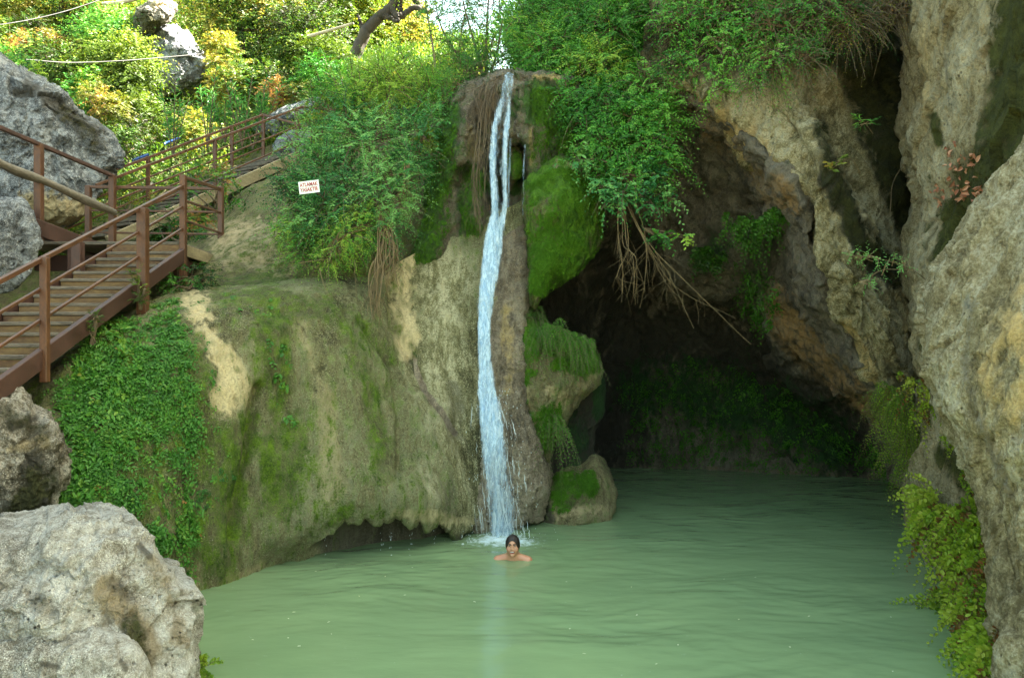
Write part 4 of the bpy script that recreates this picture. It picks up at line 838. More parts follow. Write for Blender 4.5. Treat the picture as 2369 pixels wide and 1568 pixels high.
def drops():
    V = []; Fs = []; k = 0
    r = np.random.default_rng(5)
    for i in range(520):
        mode = r.random()
        if mode < .55:
            y = r.uniform(900, 1235); t = (y - 900) / 335
            x = r.normal(1152 + 8 * t, 22 + 22 * t); d = 9.95 + r.normal(0, .07); p = np.array(at(x, y, d)); s = r.uniform(.0022, .0048); L = s * r.uniform(1.5, 4)
        elif mode < .85:
            a = r.uniform(0, 6.28); q = abs(r.normal(0, .28)); p = np.array((-.12 + q * math.cos(a), 9.9 + .6 * q * math.sin(a) - .05, abs(r.normal(0, .07)))); s = r.uniform(.002, .005); L = s
        else:
            x = r.choice([752, 884, 905, 1070, 1085, 950, 1005]) + r.normal(0, 2); y = r.uniform(1225, 1300); p = np.array(at(x, y, 9.1 if x < 950 else 9.6)); s = .0025; L = .010
        if p[2] < .004: p[2] = .006
        o = np.array([(1, 0, 0), (-1, 0, 0), (0, 1, 0), (0, -1, 0)]) * s
        V += [p + o[0], p + o[1], p + o[2], p + o[3], p + (0, 0, L), p - (0, 0, L)]
        for a_, b_ in ((0, 2), (2, 1), (1, 3), (3, 0)): Fs += [(k + a_, k + b_, k + 4), (k + b_, k + a_, k + 5)]
        k += 6
    tag(link('droplets', mesh('droplets', np.array(V), Fs, M['drop']), wf), kind='stuff')
drops()
def strands():
    r = np.random.default_rng(12); tb = MB(); ys = np.array([q[0] for q in FALL]); xa = np.array([q[1] for q in FALL]); xb = np.array([q[2] for q in FALL]); dd = np.array([q[3] for q in FALL])
    for i in range(130):
        y0 = 1235 - 330 * r.random() ** 1.3; y1 = min(y0 + r.uniform(14, 62), 1246); u = np.clip(r.normal(.55, .33), -.12, 1.15); k = np.linspace(y0, y1, 6)
        x = np.interp(k, ys, xa) * (1 - u) + np.interp(k, ys, xb) * u + r.normal(0, 1.2, 6); d = np.interp(k, ys, dd) - .08 + r.normal(0, .05)
        tb.tube(np.stack([np.array(at(*q)) for q in zip(x, k, d)]), np.array([.2, .7, 1, .9, .6, .2]) * r.uniform(.0013, .0036), 4)
    link('water_strands', tb.mesh('water_strands', M['drop'], True), wf)
strands()

# ---------------------------------------------------------------- swimmer
def surface_nets(f, lo, hi, h):
    lo = np.array(lo); n = np.ceil((np.array(hi) - lo) / h).astype(int) + 1
    X = np.stack(np.meshgrid(*[lo[i] + h * np.arange(n[i]) for i in range(3)], indexing='ij'), -1)
    D_ = f(X); ins = D_ < 0
    cells = np.zeros(n - 1, int); acc = np.zeros(tuple(n - 1) + (3,)); cnt = np.zeros(n - 1)
    sl = lambda o: tuple(slice(o[i], o[i] + n[i] - 1) for i in range(3))
    cs = [(a, b, c) for a in (0, 1) for b in (0, 1) for c in (0, 1)]
    for ax_ in range(3):
        for o in cs:
            if o[ax_]: continue
            o2 = list(o); o2[ax_] = 1
            d0, d1 = D_[sl(o)], D_[sl(o2)]; cross = (d0 < 0) != (d1 < 0)
            t = np.where(cross, d0 / np.where(cross, d0 - d1, 1), 0)
            p = np.zeros(cross.shape + (3,)); p[...] = o; p[..., ax_] += t
            acc += p * cross[..., None]; cnt += cross
    act = cnt > 0; idx = -np.ones(n - 1, int); idx[act] = np.arange(act.sum())
    ijk = np.argwhere(act); V = lo + h * (ijk + acc[act] / cnt[act][:, None])
    Fs = []
    for ax_ in range(3):
        b_, c_ = [(1, 2), (2, 0), (0, 1)][ax_]
        s0 = [slice(0, None)] * 3; s0[ax_] = slice(0, -1); s1 = list(s0); s1[ax_] = slice(1, None)
        cr_ = ins[tuple(s0)] != ins[tuple(s1)]
        e = np.argwhere(cr_); e = e[(e[:, b_] > 0) & (e[:, c_] > 0) & (e[:, b_] < n[b_] - 1) & (e[:, c_] < n[c_] - 1)]
        q = []
        for db, dc in ((1, 1), (0, 1), (0, 0), (1, 0)):
            k = e.copy(); k[:, b_] -= db; k[:, c_] -= dc; q.append(idx[k[:, 0], k[:, 1], k[:, 2]])
        q = np.stack(q, 1); fl = ins[e[:, 0], e[:, 1], e[:, 2]]
        q[~fl] = q[~fl][:, ::-1]; Fs.append(q)
    Fs = np.concatenate(Fs); return V, Fs[(Fs >= 0).all(1)]
def ell(P, c, r):
    q = (P - np.array(c)) / np.array(r); l = np.linalg.norm(q, axis=-1); g_ = np.linalg.norm(q / np.array(r), axis=-1)
    return l * (l - 1) / np.maximum(g_, 1e-6)
def cap(P, a, b, r0, r1=None):
    a = np.array(a); b = np.array(b); ab = b - a; t = np.clip(((P - a) @ ab) / (ab @ ab), 0, 1)
    return np.linalg.norm(P - a - t[..., None] * ab, axis=-1) - (r0 + ((r1 if r1 is not None else r0) - r0) * t)
def smin(a, b, k):
    h_ = np.clip(.5 + .5 * (b - a) / k, 0, 1); return b + (a - b) * h_ - k * h_ * (1 - h_)
def smax(a, b, k): return -smin(-a, -b, k)
def head_base(P):
    d = ell(P, (0, .012, .172), (.073, .095, .102))
    d = smin(d, ell(P, (0, -.024, .112), (.056, .068, .058)), .035)
    for s in (-1, 1): d = smin(d, ell(P, (s * .04, -.058, .136), (.026, .026, .024)), .02)
    return d
def body_sdf(P):
    d = head_base(P)
    for s in (-1, 1): d = smax(d, -ell(P, (s * .031, -.099, .181), (.019, .018, .012)), .012)     # eye sockets
    d = smin(d, cap(P, (0, -.083, .188), (0, -.102, .148), .008, .0125), .012)
    for s in (-1, 1):
        d = smin(d, ell(P, (s * .011, -.094, .146), (.009, .011, .008)), .008)
        d = smin(d, ell(P, (s * .031, -.086, .199), (.022, .010, .006)), .01)                      # brows
        d = smin(d, ell(P, (s * .075, .012, .165), (.010, .018, .03)), .01)                        # ears
    d = smin(d, ell(P, (0, -.082, .074), (.022, .02, .016)), .02)
    d = smin(d, ell(P, (0, -.083, .1215), (.030, .014, .006)), .008); d = smin(d, ell(P, (0, -.080, .098), (.024, .014, .007)), .008)
    d = smax(d, -ell(P, (0, -.098, .110), (.029, .022, .0095)), .005)                              # open smiling mouth
    d = smin(d, cap(P, (0, .018, .10), (0, .03, -.05), .05, .055), .03)
    t = ell(P, (0, .06, -.25), (.15, .095, .26))
    for s in (-1, 1):
        t = smin(t, cap(P, (0, .03, .045), (s * .168, .035, -.012), .044, .052), .055)
        t = smin(t, cap(P, (s * .172, .03, -.035), (s * .235, -.05, -.24), .048, .038), .035)
        t = smin(t, cap(P, (s * .235, -.05, -.24), (s * .17, -.25, -.2), .036, .026), .02)
        t = smin(t, ell(P, (s * .158, -.29, -.195), (.038, .05, .017)), .02)
    return smin(d, t, .035)
PX, PY = at(1186, 1295, 8.92)[:2]
turn = Matrix.Rotation(R(-4), 3, 'Z')
def place(V): return V @ np.array(turn).T + np.array((PX, PY, .002))
V, Fs = surface_nets(body_sdf, (-.32, -.36, -.5), (.32, .18, .3), .0052)
colr = np.zeros((len(V), 3)); colr[...] = (.50, .255, .15)
redn = np.exp(-((np.abs(V[:, 0]) - .14) / .09) ** 2) * (V[:, 2] < .05); colr = colr * (1 - .5 * redn[:, None]) + np.array((.46, .17, .10)) * .5 * redn[:, None]
ch = (np.exp(-(((np.abs(V[:, 0]) - .042) / .018) ** 2 + ((V[:, 2] - .138) / .018) ** 2)) * (V[:, 1] < -.02))[:, None]; colr = colr * (1 - .35 * ch) + np.array((.42, .12, .09)) * .35 * ch
fr = V[:, 1] < -.06
lip = fr & (np.abs(V[:, 0]) < .030) & (np.abs(V[:, 2] - .110) < .0145); colr[lip] = (.30, .07, .06)
inn = fr & (((V[:, 0] / .025) ** 2 + ((V[:, 2] - .110) / .009) ** 2) < 1) & (V[:, 1] > -.092); colr[inn] = (.06, .012, .012)
brow = fr & (np.abs(np.abs(V[:, 0]) - .031) < .021) & (np.abs(V[:, 2] - .2005 + .12 * (np.abs(V[:, 0]) - .031) ** 2 / .02) < .0042); colr[brow] = (.035, .018, .010)
lash = fr & (np.abs(np.abs(V[:, 0]) - .031) < .017) & (np.abs(V[:, 2] - .1895) < .0035); colr[lash] = (.05, .025, .018)
m, nt, out = newmat('skin'); N = NT(nt)
at_ = N.n('ShaderNodeVertexColor', layer_name='paint'); b = N.n('ShaderNodeBsdfPrincipled'); nt.links.new(at_.outputs[0], b.inputs['Base Color'])
b.inputs['Roughness'].default_value = .38; b.inputs['Subsurface Weight'].default_value = .12; b.inputs['Subsurface Radius'].default_value = (.02, .008, .004); b.inputs['Subsurface Scale'].default_value = .5
nt.links.new(b.outputs[0], out.inputs[0]); M['skin'] = m
pe = link('person', mesh('person', place(V), Fs, M['skin'], True, colr))
tag(pe, 'smiling swimmer with wet dark hair, only head and shoulders above the water', 'person')
def hair_sdf(P):
    d = ell(P, (0, .016, .176), (.084, .104, .110))
    d = smin(d, ell(P, (0, .07, .10), (.06, .05, .09)), .04)
    d = d + .0022 * np.sin(P[..., 0] * 420 + 2 * np.sin(P[..., 2] * 30))
    d = smax(d, -ell(P, (0, -.150, .128), (.069, .158, .122)), .008)
    return smax(d, .045 - P[..., 2], .01)
V, Fs = surface_nets(hair_sdf, (-.11, -.12, .03), (.11, .16, .3), .005)
M['hair'] = plain_mat('wet_dark_hair', (.006, .004, .003), (.022, .013, .008), (60, 60, 8), .5, .3)
link('hair', mesh('hair', place(V), Fs, M['hair']), pe)
M['eye'] = plain_mat('eye_white', (.55, .52, .5), (.6, .58, .56), (9, 9, 9), .2, 0); M['iris'] = plain_mat('dark_iris', (.03, .015, .008), (.04, .02, .01), (9, 9, 9), .2, 0); M['teeth'] = plain_mat('teeth', (.65, .62, .55), (.75, .72, .66), (9, 9, 9), .3, 0)
for s in (-1, 1):
    V, Fs = surface_nets(lambda P: ell(P, (s * .031, -.079, .182), (.0125, .0122, .0052)), (s * .031 - .02, -.1, .165), (s * .031 + .02, -.06, .2), .002)
    e = link('eye', mesh('eye', place(V), Fs, M['eye']), pe)
    V, Fs = surface_nets(lambda P: ell(P, (s * .031, -.0885, .1825), (.0062, .0042, .0050)), (s * .031 - .01, -.1, .17), (s * .031 + .01, -.08, .195), .0015)
    link('iris', mesh('iris', place(V), Fs, M['iris']), e)
V, Fs = surface_nets(lambda P: ell(P, (0, -.082, .1135), (.0255, .011, .0062)), (-.033, -.1, .1), (.033, -.06, .13), .002)
link('teeth', mesh('teeth', place(V), Fs, M['teeth']), pe)
# ---------------------------------------------------------------- plants
def nrm(a): return a / np.maximum(np.linalg.norm(a, axis=-1, keepdims=True), 1e-9)
def rnd_dir(r, n):
    return nrm(r.normal(size=(n, 3)))
def leaf_arrays(P, Dv, Nv, L, W, fold=.18, shape='diamond'):
    """one small folded leaf per point"""
    Sd = nrm(np.cross(Dv, Nv)); Nn = nrm(np.cross(Sd, Dv))
    L = np.asarray(L)[:, None]; W = np.asarray(W)[:, None]
    if shape == 'diamond':
        V = np.stack([P, P + Dv * L * .42 - Sd * W * .5 + Nn * W * fold, P + Dv * L - Nn * L * .12, P + Dv * L * .42 + Sd * W * .5 + Nn * W * fold], 1)
        n = len(P); i = np.arange(n)[:, None] * 4
        Fs = np.concatenate([i + np.array([0, 1, 2]), i + np.array([0, 2, 3])])
        return V.reshape(-1, 3), Fs, 4
    # oval: six points
    V = np.stack([P, P + Dv * L * .25 - Sd * W * .42 + Nn * W * fold, P + Dv * L * .7 - Sd * W * .46 + Nn * W * fold, P + Dv * L - Nn * L * .08, P + Dv * L * .7 + Sd * W * .46 + Nn * W * fold, P + Dv * L * .25 + Sd * W * .42 + Nn * W * fold], 1)
    n = len(P); i = np.arange(n)[:, None] * 6
    Fs = np.concatenate([i + np.array(q) for q in ((0, 1, 2), (0, 2, 3), (0, 3, 4), (0, 4, 5))])
    return V.reshape(-1, 3), Fs, 6
class Leaves:
    def __init__(self): self.V = []; self.F = []; self.T = []; self.n = 0
    def add(self, P, Dv, Nv, L, W, tint, shape='diamond', fold=.18):
        n = len(P)
        if not n: return
        V, Fs, k = leaf_arrays(P, nrm(Dv), nrm(Nv), np.broadcast_to(L, (n,)), np.broadcast_to(W, (n,)), fold, shape)
        self.V.append(V); self.F.append(Fs + self.n); self.n += len(V)
        self.T.append(np.repeat(np.clip(np.broadcast_to(tint, (n,)), 0, 1), k))
    def build(self, name, mat, parent=None):
        T_ = np.concatenate(self.T)
        return link(name, mesh(name, np.concatenate(self.V), np.concatenate(self.F), mat, False, None, np.stack([T_, T_, T_], -1)), parent)
def sprays(r, clumps, per_m3=None, M_=600, K=14, tw=.45, L=.045, W=.016, droop=.25, tint0=.5, tvar=.25, spread=.7, up=.15, out=.8, lv=None, shape='diamond', angle=.75, clump_tint=.26, twigs=None, tw_every=6):
    """leafy twigs springing from clumps (px, py, distance, radius in m)"""
    lv = lv or Leaves()
    C_ = np.array([[*at(c[0], c[1], c[2]), c[3]] for c in clumps]); wgt = C_[:, 3] ** 2; wgt /= wgt.sum()
    ci = r.choice(len(C_), M_, p=wgt); ct = r.normal(0, clump_tint, len(C_))
    dv = rnd_dir(r, M_); rad = C_[ci, 3:4] * r.random((M_, 1)) ** .45
    sc = np.array([1, .8, .9])
    S0 = C_[ci, :3] + dv * rad * sc * .85
    D0 = nrm(dv * out + rnd_dir(r, M_) * spread + np.array([0, -.15, up]))
    ln = tw * r.uniform(.5, 1.2, M_)
    t = (np.arange(K) + .6) / K
    gv = np.array([0, 0, -1.0])
    P = S0[:, None] + D0[:, None] * (ln[:, None] * t)[..., None] + gv * (droop * ln[:, None] * t ** 2)[..., None]
    Tn = nrm(D0[:, None] + gv * (2 * droop * t)[None, :, None])
    sd = nrm(np.cross(Tn, np.array([0, 0, 1.0]) + .5 * rnd_dir(r, M_)[:, None]))
    sg_ = np.where((np.arange(K) % 2) == 0, 1, -1)[None, :, None]
    Dl = nrm(Tn * angle + sd * sg_ + r.normal(0, .22, P.shape) + np.array([0, 0, -.1]))
    Nl = nrm(np.cross(Dl, np.cross(Tn, Dl)) + np.array([0, -.25, .8]) + r.normal(0, .35, P.shape))
    s = (1 - .45 * t)[None] * r.uniform(.75, 1.25, (M_, K))
    tint = tint0 + ct[ci][:, None] + r.normal(0, tvar * .6, (M_, 1)) + r.normal(0, tvar * .4, (M_, K))
    lv.add(P.reshape(-1, 3), Dl.reshape(-1, 3), Nl.reshape(-1, 3), (L * s).ravel(), (W * s).ravel(), tint.ravel(), shape)
    if twigs is not None:
        for i in range(0, M_, tw_every):
            twigs.tube(np.concatenate([S0[i:i + 1] - D0[i] * ln[i] * .4, P[i, ::4]]), np.linspace(.006, .0015, 1 + len(P[i, ::4])) * (1 + tw), 3)
    return lv
M['leaf_green'] = leaf_mat('fine_green_leaf', [(.0, (0.019, 0.069, 0.013)), (.35, (0.041, 0.166, 0.023)), (.6, (0.077, 0.273, 0.036)), (.85, (0.155, 0.370, 0.046)), (1, (0.311, 0.468, 0.065))], .3)
M['leaf_blue'] = leaf_mat('cool_green_leaf', [(.0, (0.013, 0.059, 0.016)), (.4, (0.029, 0.147, 0.038)), (.7, (0.065, 0.259, 0.070)), (1, (0.194, 0.414, 0.117))], .3)
M['leaf_dark'] = leaf_mat('dark_green_leaf', [(.0, (0.008, 0.046, 0.007)), (.4, (0.024, 0.129, 0.013)), (.75, (0.059, 0.250, 0.023)), (1, (0.156, 0.374, 0.051))], .25)
M['leaf_hill'] = leaf_mat('hillside_leaf', [(.0, (.03, .035, .008)), (.2, (.035, .085, .014)), (.45, (.07, .155, .022)), (.68, (.15, .22, .028)), (.86, (.25, .27, .035)), (1, (.31, .25, .05))], .45)
M['leaf_yellow'] = leaf_mat('yellow_green_leaf', [(.0, (.05, .09, .01)), (.5, (.13, .21, .025)), (.85, (.25, .28, .04)), (1, (.32, .24, .04))], .45)
M['leaf_autumn'] = leaf_mat('autumn_leaf', [(.0, (.07, .09, .016)), (.4, (.17, .20, .03)), (.7, (.28, .24, .045)), (1, (.30, .15, .055))], .4)
M['leaf_ivy'] = leaf_mat('creeper_leaf', [(.0, (0.016, 0.056, 0.009)), (.35, (0.036, 0.133, 0.015)), (.65, (0.072, 0.224, 0.026)), (.88, (0.156, 0.280, 0.033)), (1, (0.338, 0.168, 0.055))], .3)
M['leaf_fern'] = leaf_mat('maidenhair_leaf', [(.0, (.22, .09, .03)), (.12, (.14, .12, .03)), (.35, (.11, .23, .02)), (.7, (.27, .39, .03)), (1, (.38, .44, .06))], .4)
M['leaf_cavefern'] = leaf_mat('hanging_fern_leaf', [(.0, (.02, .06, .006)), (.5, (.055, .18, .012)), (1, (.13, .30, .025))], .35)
M['twig'] = plain_mat('brown_twig_bark', (.05, .035, .02), (.15, .11, .065), (12, 12, 12), .85, .3)
M['root'] = plain_mat('tan_root_bark', (.10, .07, .035), (.25, .18, .09), (14, 14, 5), .85, .4, c=(.36, .27, .15))
M['bark'] = plain_mat('dark_grey_bark', (.018, .014, .011), (.075, .06, .045), (6, 6, 2), .9, .6)
M['dead'] = plain_mat('bleached_dead_wood', (.26, .22, .16), (.48, .43, .34), (4, 4, 9), .85, .3)
def shrub(name, label, cat, clumps, mat, seed, group=None, stems=None, base=None, **kw):
    r = np.random.default_rng(seed)
    p = at(*base) if base else np.mean([at(*c[:3]) for c in clumps], 0)
    root = tag(empty(name, tuple(p)), label, cat, group)
    tb = MB(); lv = sprays(r, clumps, twigs=tb, **kw)
    for c in clumps:
        q = np.array(at(*c[:3])); mid = (np.array(p) + q) / 2 + r.normal(0, .08, 3)
        tb.tube(cr(np.array([p, mid, q]), 9), np.linspace(.022, .008, 9), 5)
    lv.build('foliage', mat, root); tb.build('stems', M['twig'], root)
    return root
# ---- bushes left of the waterfall
shrub('bush', 'dense feathery green bush covering the rock between the stairs and the waterfall', 'bush',
      [(760, 400, 10.8, .5), (860, 340, 10.8, .6), (950, 330, 11.0, .5), (700, 450, 10.9, .35), (800, 470, 10.5, .5), (890, 450, 10.5, .45), (720, 330, 11.3, .4), (800, 290, 11.2, .5), (1010, 290, 11.3, .35), (940, 410, 10.8, .3), (690, 500, 10.7, .3), (670, 440, 10.9, .25), (730, 430, 10.6, .28), (740, 500, 10.4, .3), (680, 400, 11.0, .25)],
      M['leaf_blue'], 11, base=(830, 560, 11.0), M_=1800, K=14, tw=.44, L=.06, W=.025, droop=.3, tint0=.74)
shrub('bush', 'lighter green feathery bush top rising behind the dense bush, left of the notch', 'bush',
      [(820, 215, 11.6, .5), (900, 190, 11.6, .5), (980, 215, 11.8, .4), (880, 165, 12.0, .28), (930, 150, 12, .3), (1030, 240, 11.7, .3), (830, 200, 12, .3), (750, 240, 11.7, .3), (1000, 190, 12.2, .22)],
      M['leaf_green'], 12, base=(900, 330, 12.0), M_=1150, K=15, tw=.42, L=.055, W=.016, droop=.22, tint0=.72, up=.4)
shrub('bush', 'low sprawling bush with pale leaf sprays hanging over the mossy ledge', 'bush',
      [(720, 545, 10.5, .32), (790, 560, 10.3, .32), (680, 540, 10.7, .25), (760, 595, 10.25, .18), (690, 585, 10.4, .14), (830, 520, 10.4, .35), (870, 560, 10.4, .2), (640, 540, 10.8, .16)],
      M['leaf_green'], 13, base=(800, 600, 10.7), M_=1000, K=15, tw=.36, L=.045, W=.014, droop=.45, tint0=.72)
shrub('bush', 'pale grey green drooping branch at the right edge of the dense bush', 'bush', [(920, 480, 10.3, .16), (940, 400, 10.5, .15), (900, 520, 10.3, .14)], M['leaf_blue'], 14, base=(880, 400, 10.6), M_=110, K=16, tw=.4, L=.06, W=.014, droop=.5, tint0=.9)
shrub('bush', 'small bright lime green sprig in front of the dense bush near the rock', 'sprig', [(985, 320, 10.7, .12)], M['leaf_yellow'], 15, base=(985, 345, 10.9), M_=24, K=9, tw=.2, L=.07, W=.03, tint0=.3)
shrub('bush', 'small leafy bush crowding the left side of the waterfall notch', 'bush', [(1080, 170, 11.9, .22), (1110, 150, 12.0, .25), (1050, 200, 11.7, .22), (1090, 205, 11.4, .14), (1070, 120, 12.4, .25)], M['leaf_green'], 16, base=(1090, 225, 11.6), M_=300, K=13, tw=.36, L=.055, W=.018, droop=.35, tint0=.45, up=.4)
# ---- bushes right of the waterfall
shrub('bush', 'tall bright green bush above the waterfall, right of the notch', 'bush',
      [(1280, 110, 12.2, .5), (1350, 60, 12.3, .6), (1250, 40, 13.2, .5), (1420, 60, 11.8, .5), (1330, 160, 11.7, .35), (1390, 150, 11.6, .4), (1300, 30, 12.8, .5), (1230, 120, 13.2, .35), (1450, -10, 12, .5), (1200, 130, 14, .3)],
      M['leaf_green'], 21, base=(1330, 200, 12), M_=2700, K=15, tw=.42, L=.06, W=.024, droop=.3, tint0=.72)
shrub('bush', 'dark green bush hanging over the cave lip above the roots', 'bush',
      [(1400, 240, 11.0, .42), (1460, 290, 10.8, .42), (1430, 360, 10.7, .4), (1500, 340, 10.6, .36), (1530, 270, 10.7, .32), (1360, 270, 11.0, .3), (1390, 330, 10.8, .3), (1470, 410, 10.5, .26), (1540, 380, 10.5, .18), (1500, 200, 11, .4), (1310, 215, 11.2, .2)],
      M['leaf_dark'], 22, base=(1440, 250, 11.6), M_=1500, K=14, tw=.42, L=.06, W=.026, droop=.55, tint0=.75)
shrub('bush', 'glossy larger leaved sprays below the hanging bush beside the moss lobe', 'bush',
      [(1400, 430, 10.4, .14), (1440, 450, 10.3, .16), (1520, 410, 10.3, .16), (1340, 370, 10.6, .12), (1550, 460, 10.4, .1), (1500, 470, 10.3, .12), (1400, 480, 10.4, .08)],
      M['leaf_blue'], 23, base=(1450, 400, 10.6), M_=150, K=9, tw=.32, L=.075, W=.034, droop=.4, tint0=.72, shape='oval')
shrub('bush', 'single leafy shoot sticking out below the roots at the cave mouth', 'sprig', [(1530, 545, 10.3, .06), (1580, 545, 10.3, .05)], M['leaf_green'], 24, base=(1490, 530, 10.4), M_=14, K=7, tw=.22, L=.08, W=.04, tint0=.55, shape='oval')
shrub('bush', 'broad leaved green bush on the cliff brow at the top of the picture', 'bush',
      [(1540, 60, 11.0, .35), (1600, 40, 10.7, .45), (1680, 30, 10.3, .45), (1620, 140, 10.4, .35), (1700, 120, 10.0, .35), (1760, 60, 9.9, .4), (1570, 150, 10.7, .25), (1660, 190, 10.0, .22), (1590, -40, 11, .5), (1720, -40, 10.3, .5)],
      M['leaf_dark'], 25, base=(1640, 60, 11), M_=1150, K=12, tw=.38, L=.055, W=.026, droop=.5, tint0=.72, tw_every=2)
shrub('bush', 'brown and green half dry bush hanging at the top right of the cave', 'bush',
      [(1820, 60, 9.6, .38), (1880, 30, 9.6, .4), (1790, 140, 9.5, .28), (1860, 130, 9.4, .2), (1950, 20, 9.6, .35), (1840, -40, 9.8, .4), (1750, 180, 9.6, .16)],
      M['leaf_dark'], 26, base=(1850, 20, 10.2), M_=850, K=12, tw=.4, L=.05, W=.018, droop=.7, tint0=.5, tw_every=1)
shrub('bush', 'dry reddish brown tangle of twigs under the cliff at the top right', 'bush', [(2000, 40, 9.7, .25), (2060, 20, 9.7, .25), (1960, 70, 9.6, .2), (2090, -20, 9.8, .3)], M['leaf_autumn'], 27, base=(2030, 0, 10.2), M_=260, K=9, tw=.4, L=.04, W=.016, droop=.8, tint0=.25, tw_every=1)
# ---- thin stems against the sky
def willow(label, stems, seed, mat, dense, base, L=.07):
    r = np.random.default_rng(seed); root = tag(empty('sapling', at(*base)), label, 'sapling')
    tb = MB(); lv = Leaves()
    for pts in stems:
        P = cr(atn(np.array(pts, float)), 40); tb.tube(P, np.linspace(.028, .006, 40), 5)
        cl = [(*topx(p).tolist(), p[1], .22 + .2 * q) for p, q in zip(P[8::4], np.linspace(0, 1, 8))]
        sprays(r, cl, M_=dense, K=12, tw=.4, L=L, W=L * .3, droop=.5, tint0=.45, up=.3, lv=lv, twigs=tb)
    lv.build('crown', mat, root); tb.build('trunk', M['twig'], root)
willow('slender dark leaved saplings standing against the sky left of the notch', [[(1120, 190, 12.6), (1100, 110, 12.7), (1075, 20, 12.9), (1060, -60, 13)], [(1125, 185, 12.6), (1125, 100, 12.6), (1130, 0, 12.8), (1135, -80, 13)], [(1115, 190, 12.6), (1060, 130, 12.8), (1020, 60, 13), (1000, -30, 13.2)], [(1130, 185, 12.5), (1150, 120, 12.6), (1165, 30, 12.7)]], 31, M['leaf_green'], 130, (1120, 200, 12.5))
willow('sparse young tree in front of the bright sky, its leaves half transparent', [[(1010, 190, 17), (1000, 100, 17.2), (985, 10, 17.5), (980, -80, 18)], [(1060, 180, 18), (1065, 90, 18.2), (1085, 0, 18.5), (1110, -90, 19)]], 32, M['leaf_hill'], 60, (1030, 200, 17.2), L=.09)
# ---- far trees and hillside
def tree(label, trunk, clumps, mat, seed, M_, L=.12, W=.06, r0=.14, tint0=.5, group=None, bark=None, tw=.8, limbs=True):
    r = np.random.default_rng(seed); root = tag(empty('tree', at(*trunk[0])), label, 'tree', group)
    tb = MB(); P = cr(atn(np.array(trunk, float)), 24)
    P = P + r.normal(0, r0 * .12, P.shape); tb.tube(P, np.linspace(r0, r0 * .35, 24), 8)
    if limbs:
        for c in clumps:
            q = np.array(at(*c[:3])); k = P[r.integers(8, 23)]
            tb.tube(cr(np.array([k, (k + q) / 2 + r.normal(0, .15, 3), q]), 8), np.linspace(r0 * .35, r0 * .08, 8), 5)
    lv = sprays(r, clumps, M_=M_, K=11, tw=tw, L=L, W=W, droop=.35, tint0=tint0, tvar=.3, shape='diamond')
    lv.build('crown', mat, root); tb.build('trunk', bark or M['bark'], root)
    return root
# the dark leaning trunk
lt = tag(empty('tree', at(828, 120, 20)), 'dark leaning tree trunk with crooked bare branches in front of the yellow foliage', 'tree')
tb = MB()
for pts, r0, r1 in (([(822, 130, 20), (845, 75, 20), (872, 45, 20), (905, 15, 20), (940, -30, 20.2)], .16, .12), ([(905, 15, 20), (918, 40, 19.9), (935, 32, 19.9), (960, 18, 19.9), (985, 28, 19.8), (1000, 24, 19.8)], .10, .05), ([(880, 40, 20), (895, 38, 19.9), (918, 50, 19.8), (922, 36, 19.8)], .08, .03), ([(950, -30, 20), (965, 10, 20), (978, 22, 20)], .09, .05), ([(925, 40, 20), (925, 0, 20), (932, -40, 20)], .07, .06), ([(845, 75, 20), (832, 50, 20), (828, 35, 20)], .06, .02)):
    P = cr(atn(np.array(pts, float)), 26); P = P + np.random.default_rng(4).normal(0, .018, P.shape); tb.tube(P, np.linspace(r0, r1, 26), 8)
tb.build('trunk', M['bark'], lt, smoothf=True)
sprays(np.random.default_rng(41), [(900, -60, 20, .8), (960, -50, 20, .5)], M_=80, K=10, tw=.7, L=.11, W=.05, tint0=.6).build('crown', M['leaf_yellow'], lt)
tree('sunlit yellow green tree crown filling the top centre behind the leaning trunk', [(760, 160, 26), (770, 60, 26), (780, -60, 26)], [(740, 20, 26, 1.3), (800, -20, 26, 1.4), (860, 40, 26.5, 1.0), (700, -20, 25.5, 1.2), (780, 80, 25.5, .8), (830, 90, 26, .8)], M['leaf_yellow'], 42, 1500, .17, .09, .16, .45)
tree('golden orange leaved tree behind the end of the leaning trunk', [(900, 150, 28), (905, 80, 28), (915, -40, 28)], [(900, 70, 28, .9), (930, 60, 28, .9), (920, 20, 28.5, .9), (960, 90, 28.5, .6), (870, 100, 28, .7)], M['leaf_yellow'], 43, 950, .17, .09, .14, .75)
tree('yellow green tree with thin trunk at the top beside the brown outcrop', [(560, 130, 24), (556, 60, 24), (550, -60, 24)], [(500, 10, 24, .9), (560, -20, 24, 1.1), (620, 10, 24, 1.1), (480, 60, 23.5, .6), (650, 60, 24, .9), (590, 70, 23.6, .7)], M['leaf_hill'], 44, 1200, .14, .07, .13, .55)
tree('small crooked tree with dark branches above the cream rock face', [(690, 170, 23), (715, 120, 22.8), (700, 60, 22.8), (730, 20, 22.8)], [(700, 100, 22.6, .6), (740, 60, 22.8, .7), (760, 130, 22.6, .6), (670, 60, 22.8, .5), (650, 110, 22.8, .4)], M['leaf_hill'], 45, 700, .12, .06, .1, .5)
tree('sunlit tree with dense yellow leaves at the top left corner', [(160, 120, 26), (150, 20, 26), (150, -60, 26)], [(60, 20, 26, 1.1), (140, -10, 26, 1.2), (230, 10, 26, 1.1), (100, 70, 25.5, .7), (200, 70, 25.5, .7), (0, -20, 26, 1.2), (290, -10, 26, .8)], M['leaf_hill'], 46, 1700, .14, .07, .14, .62)
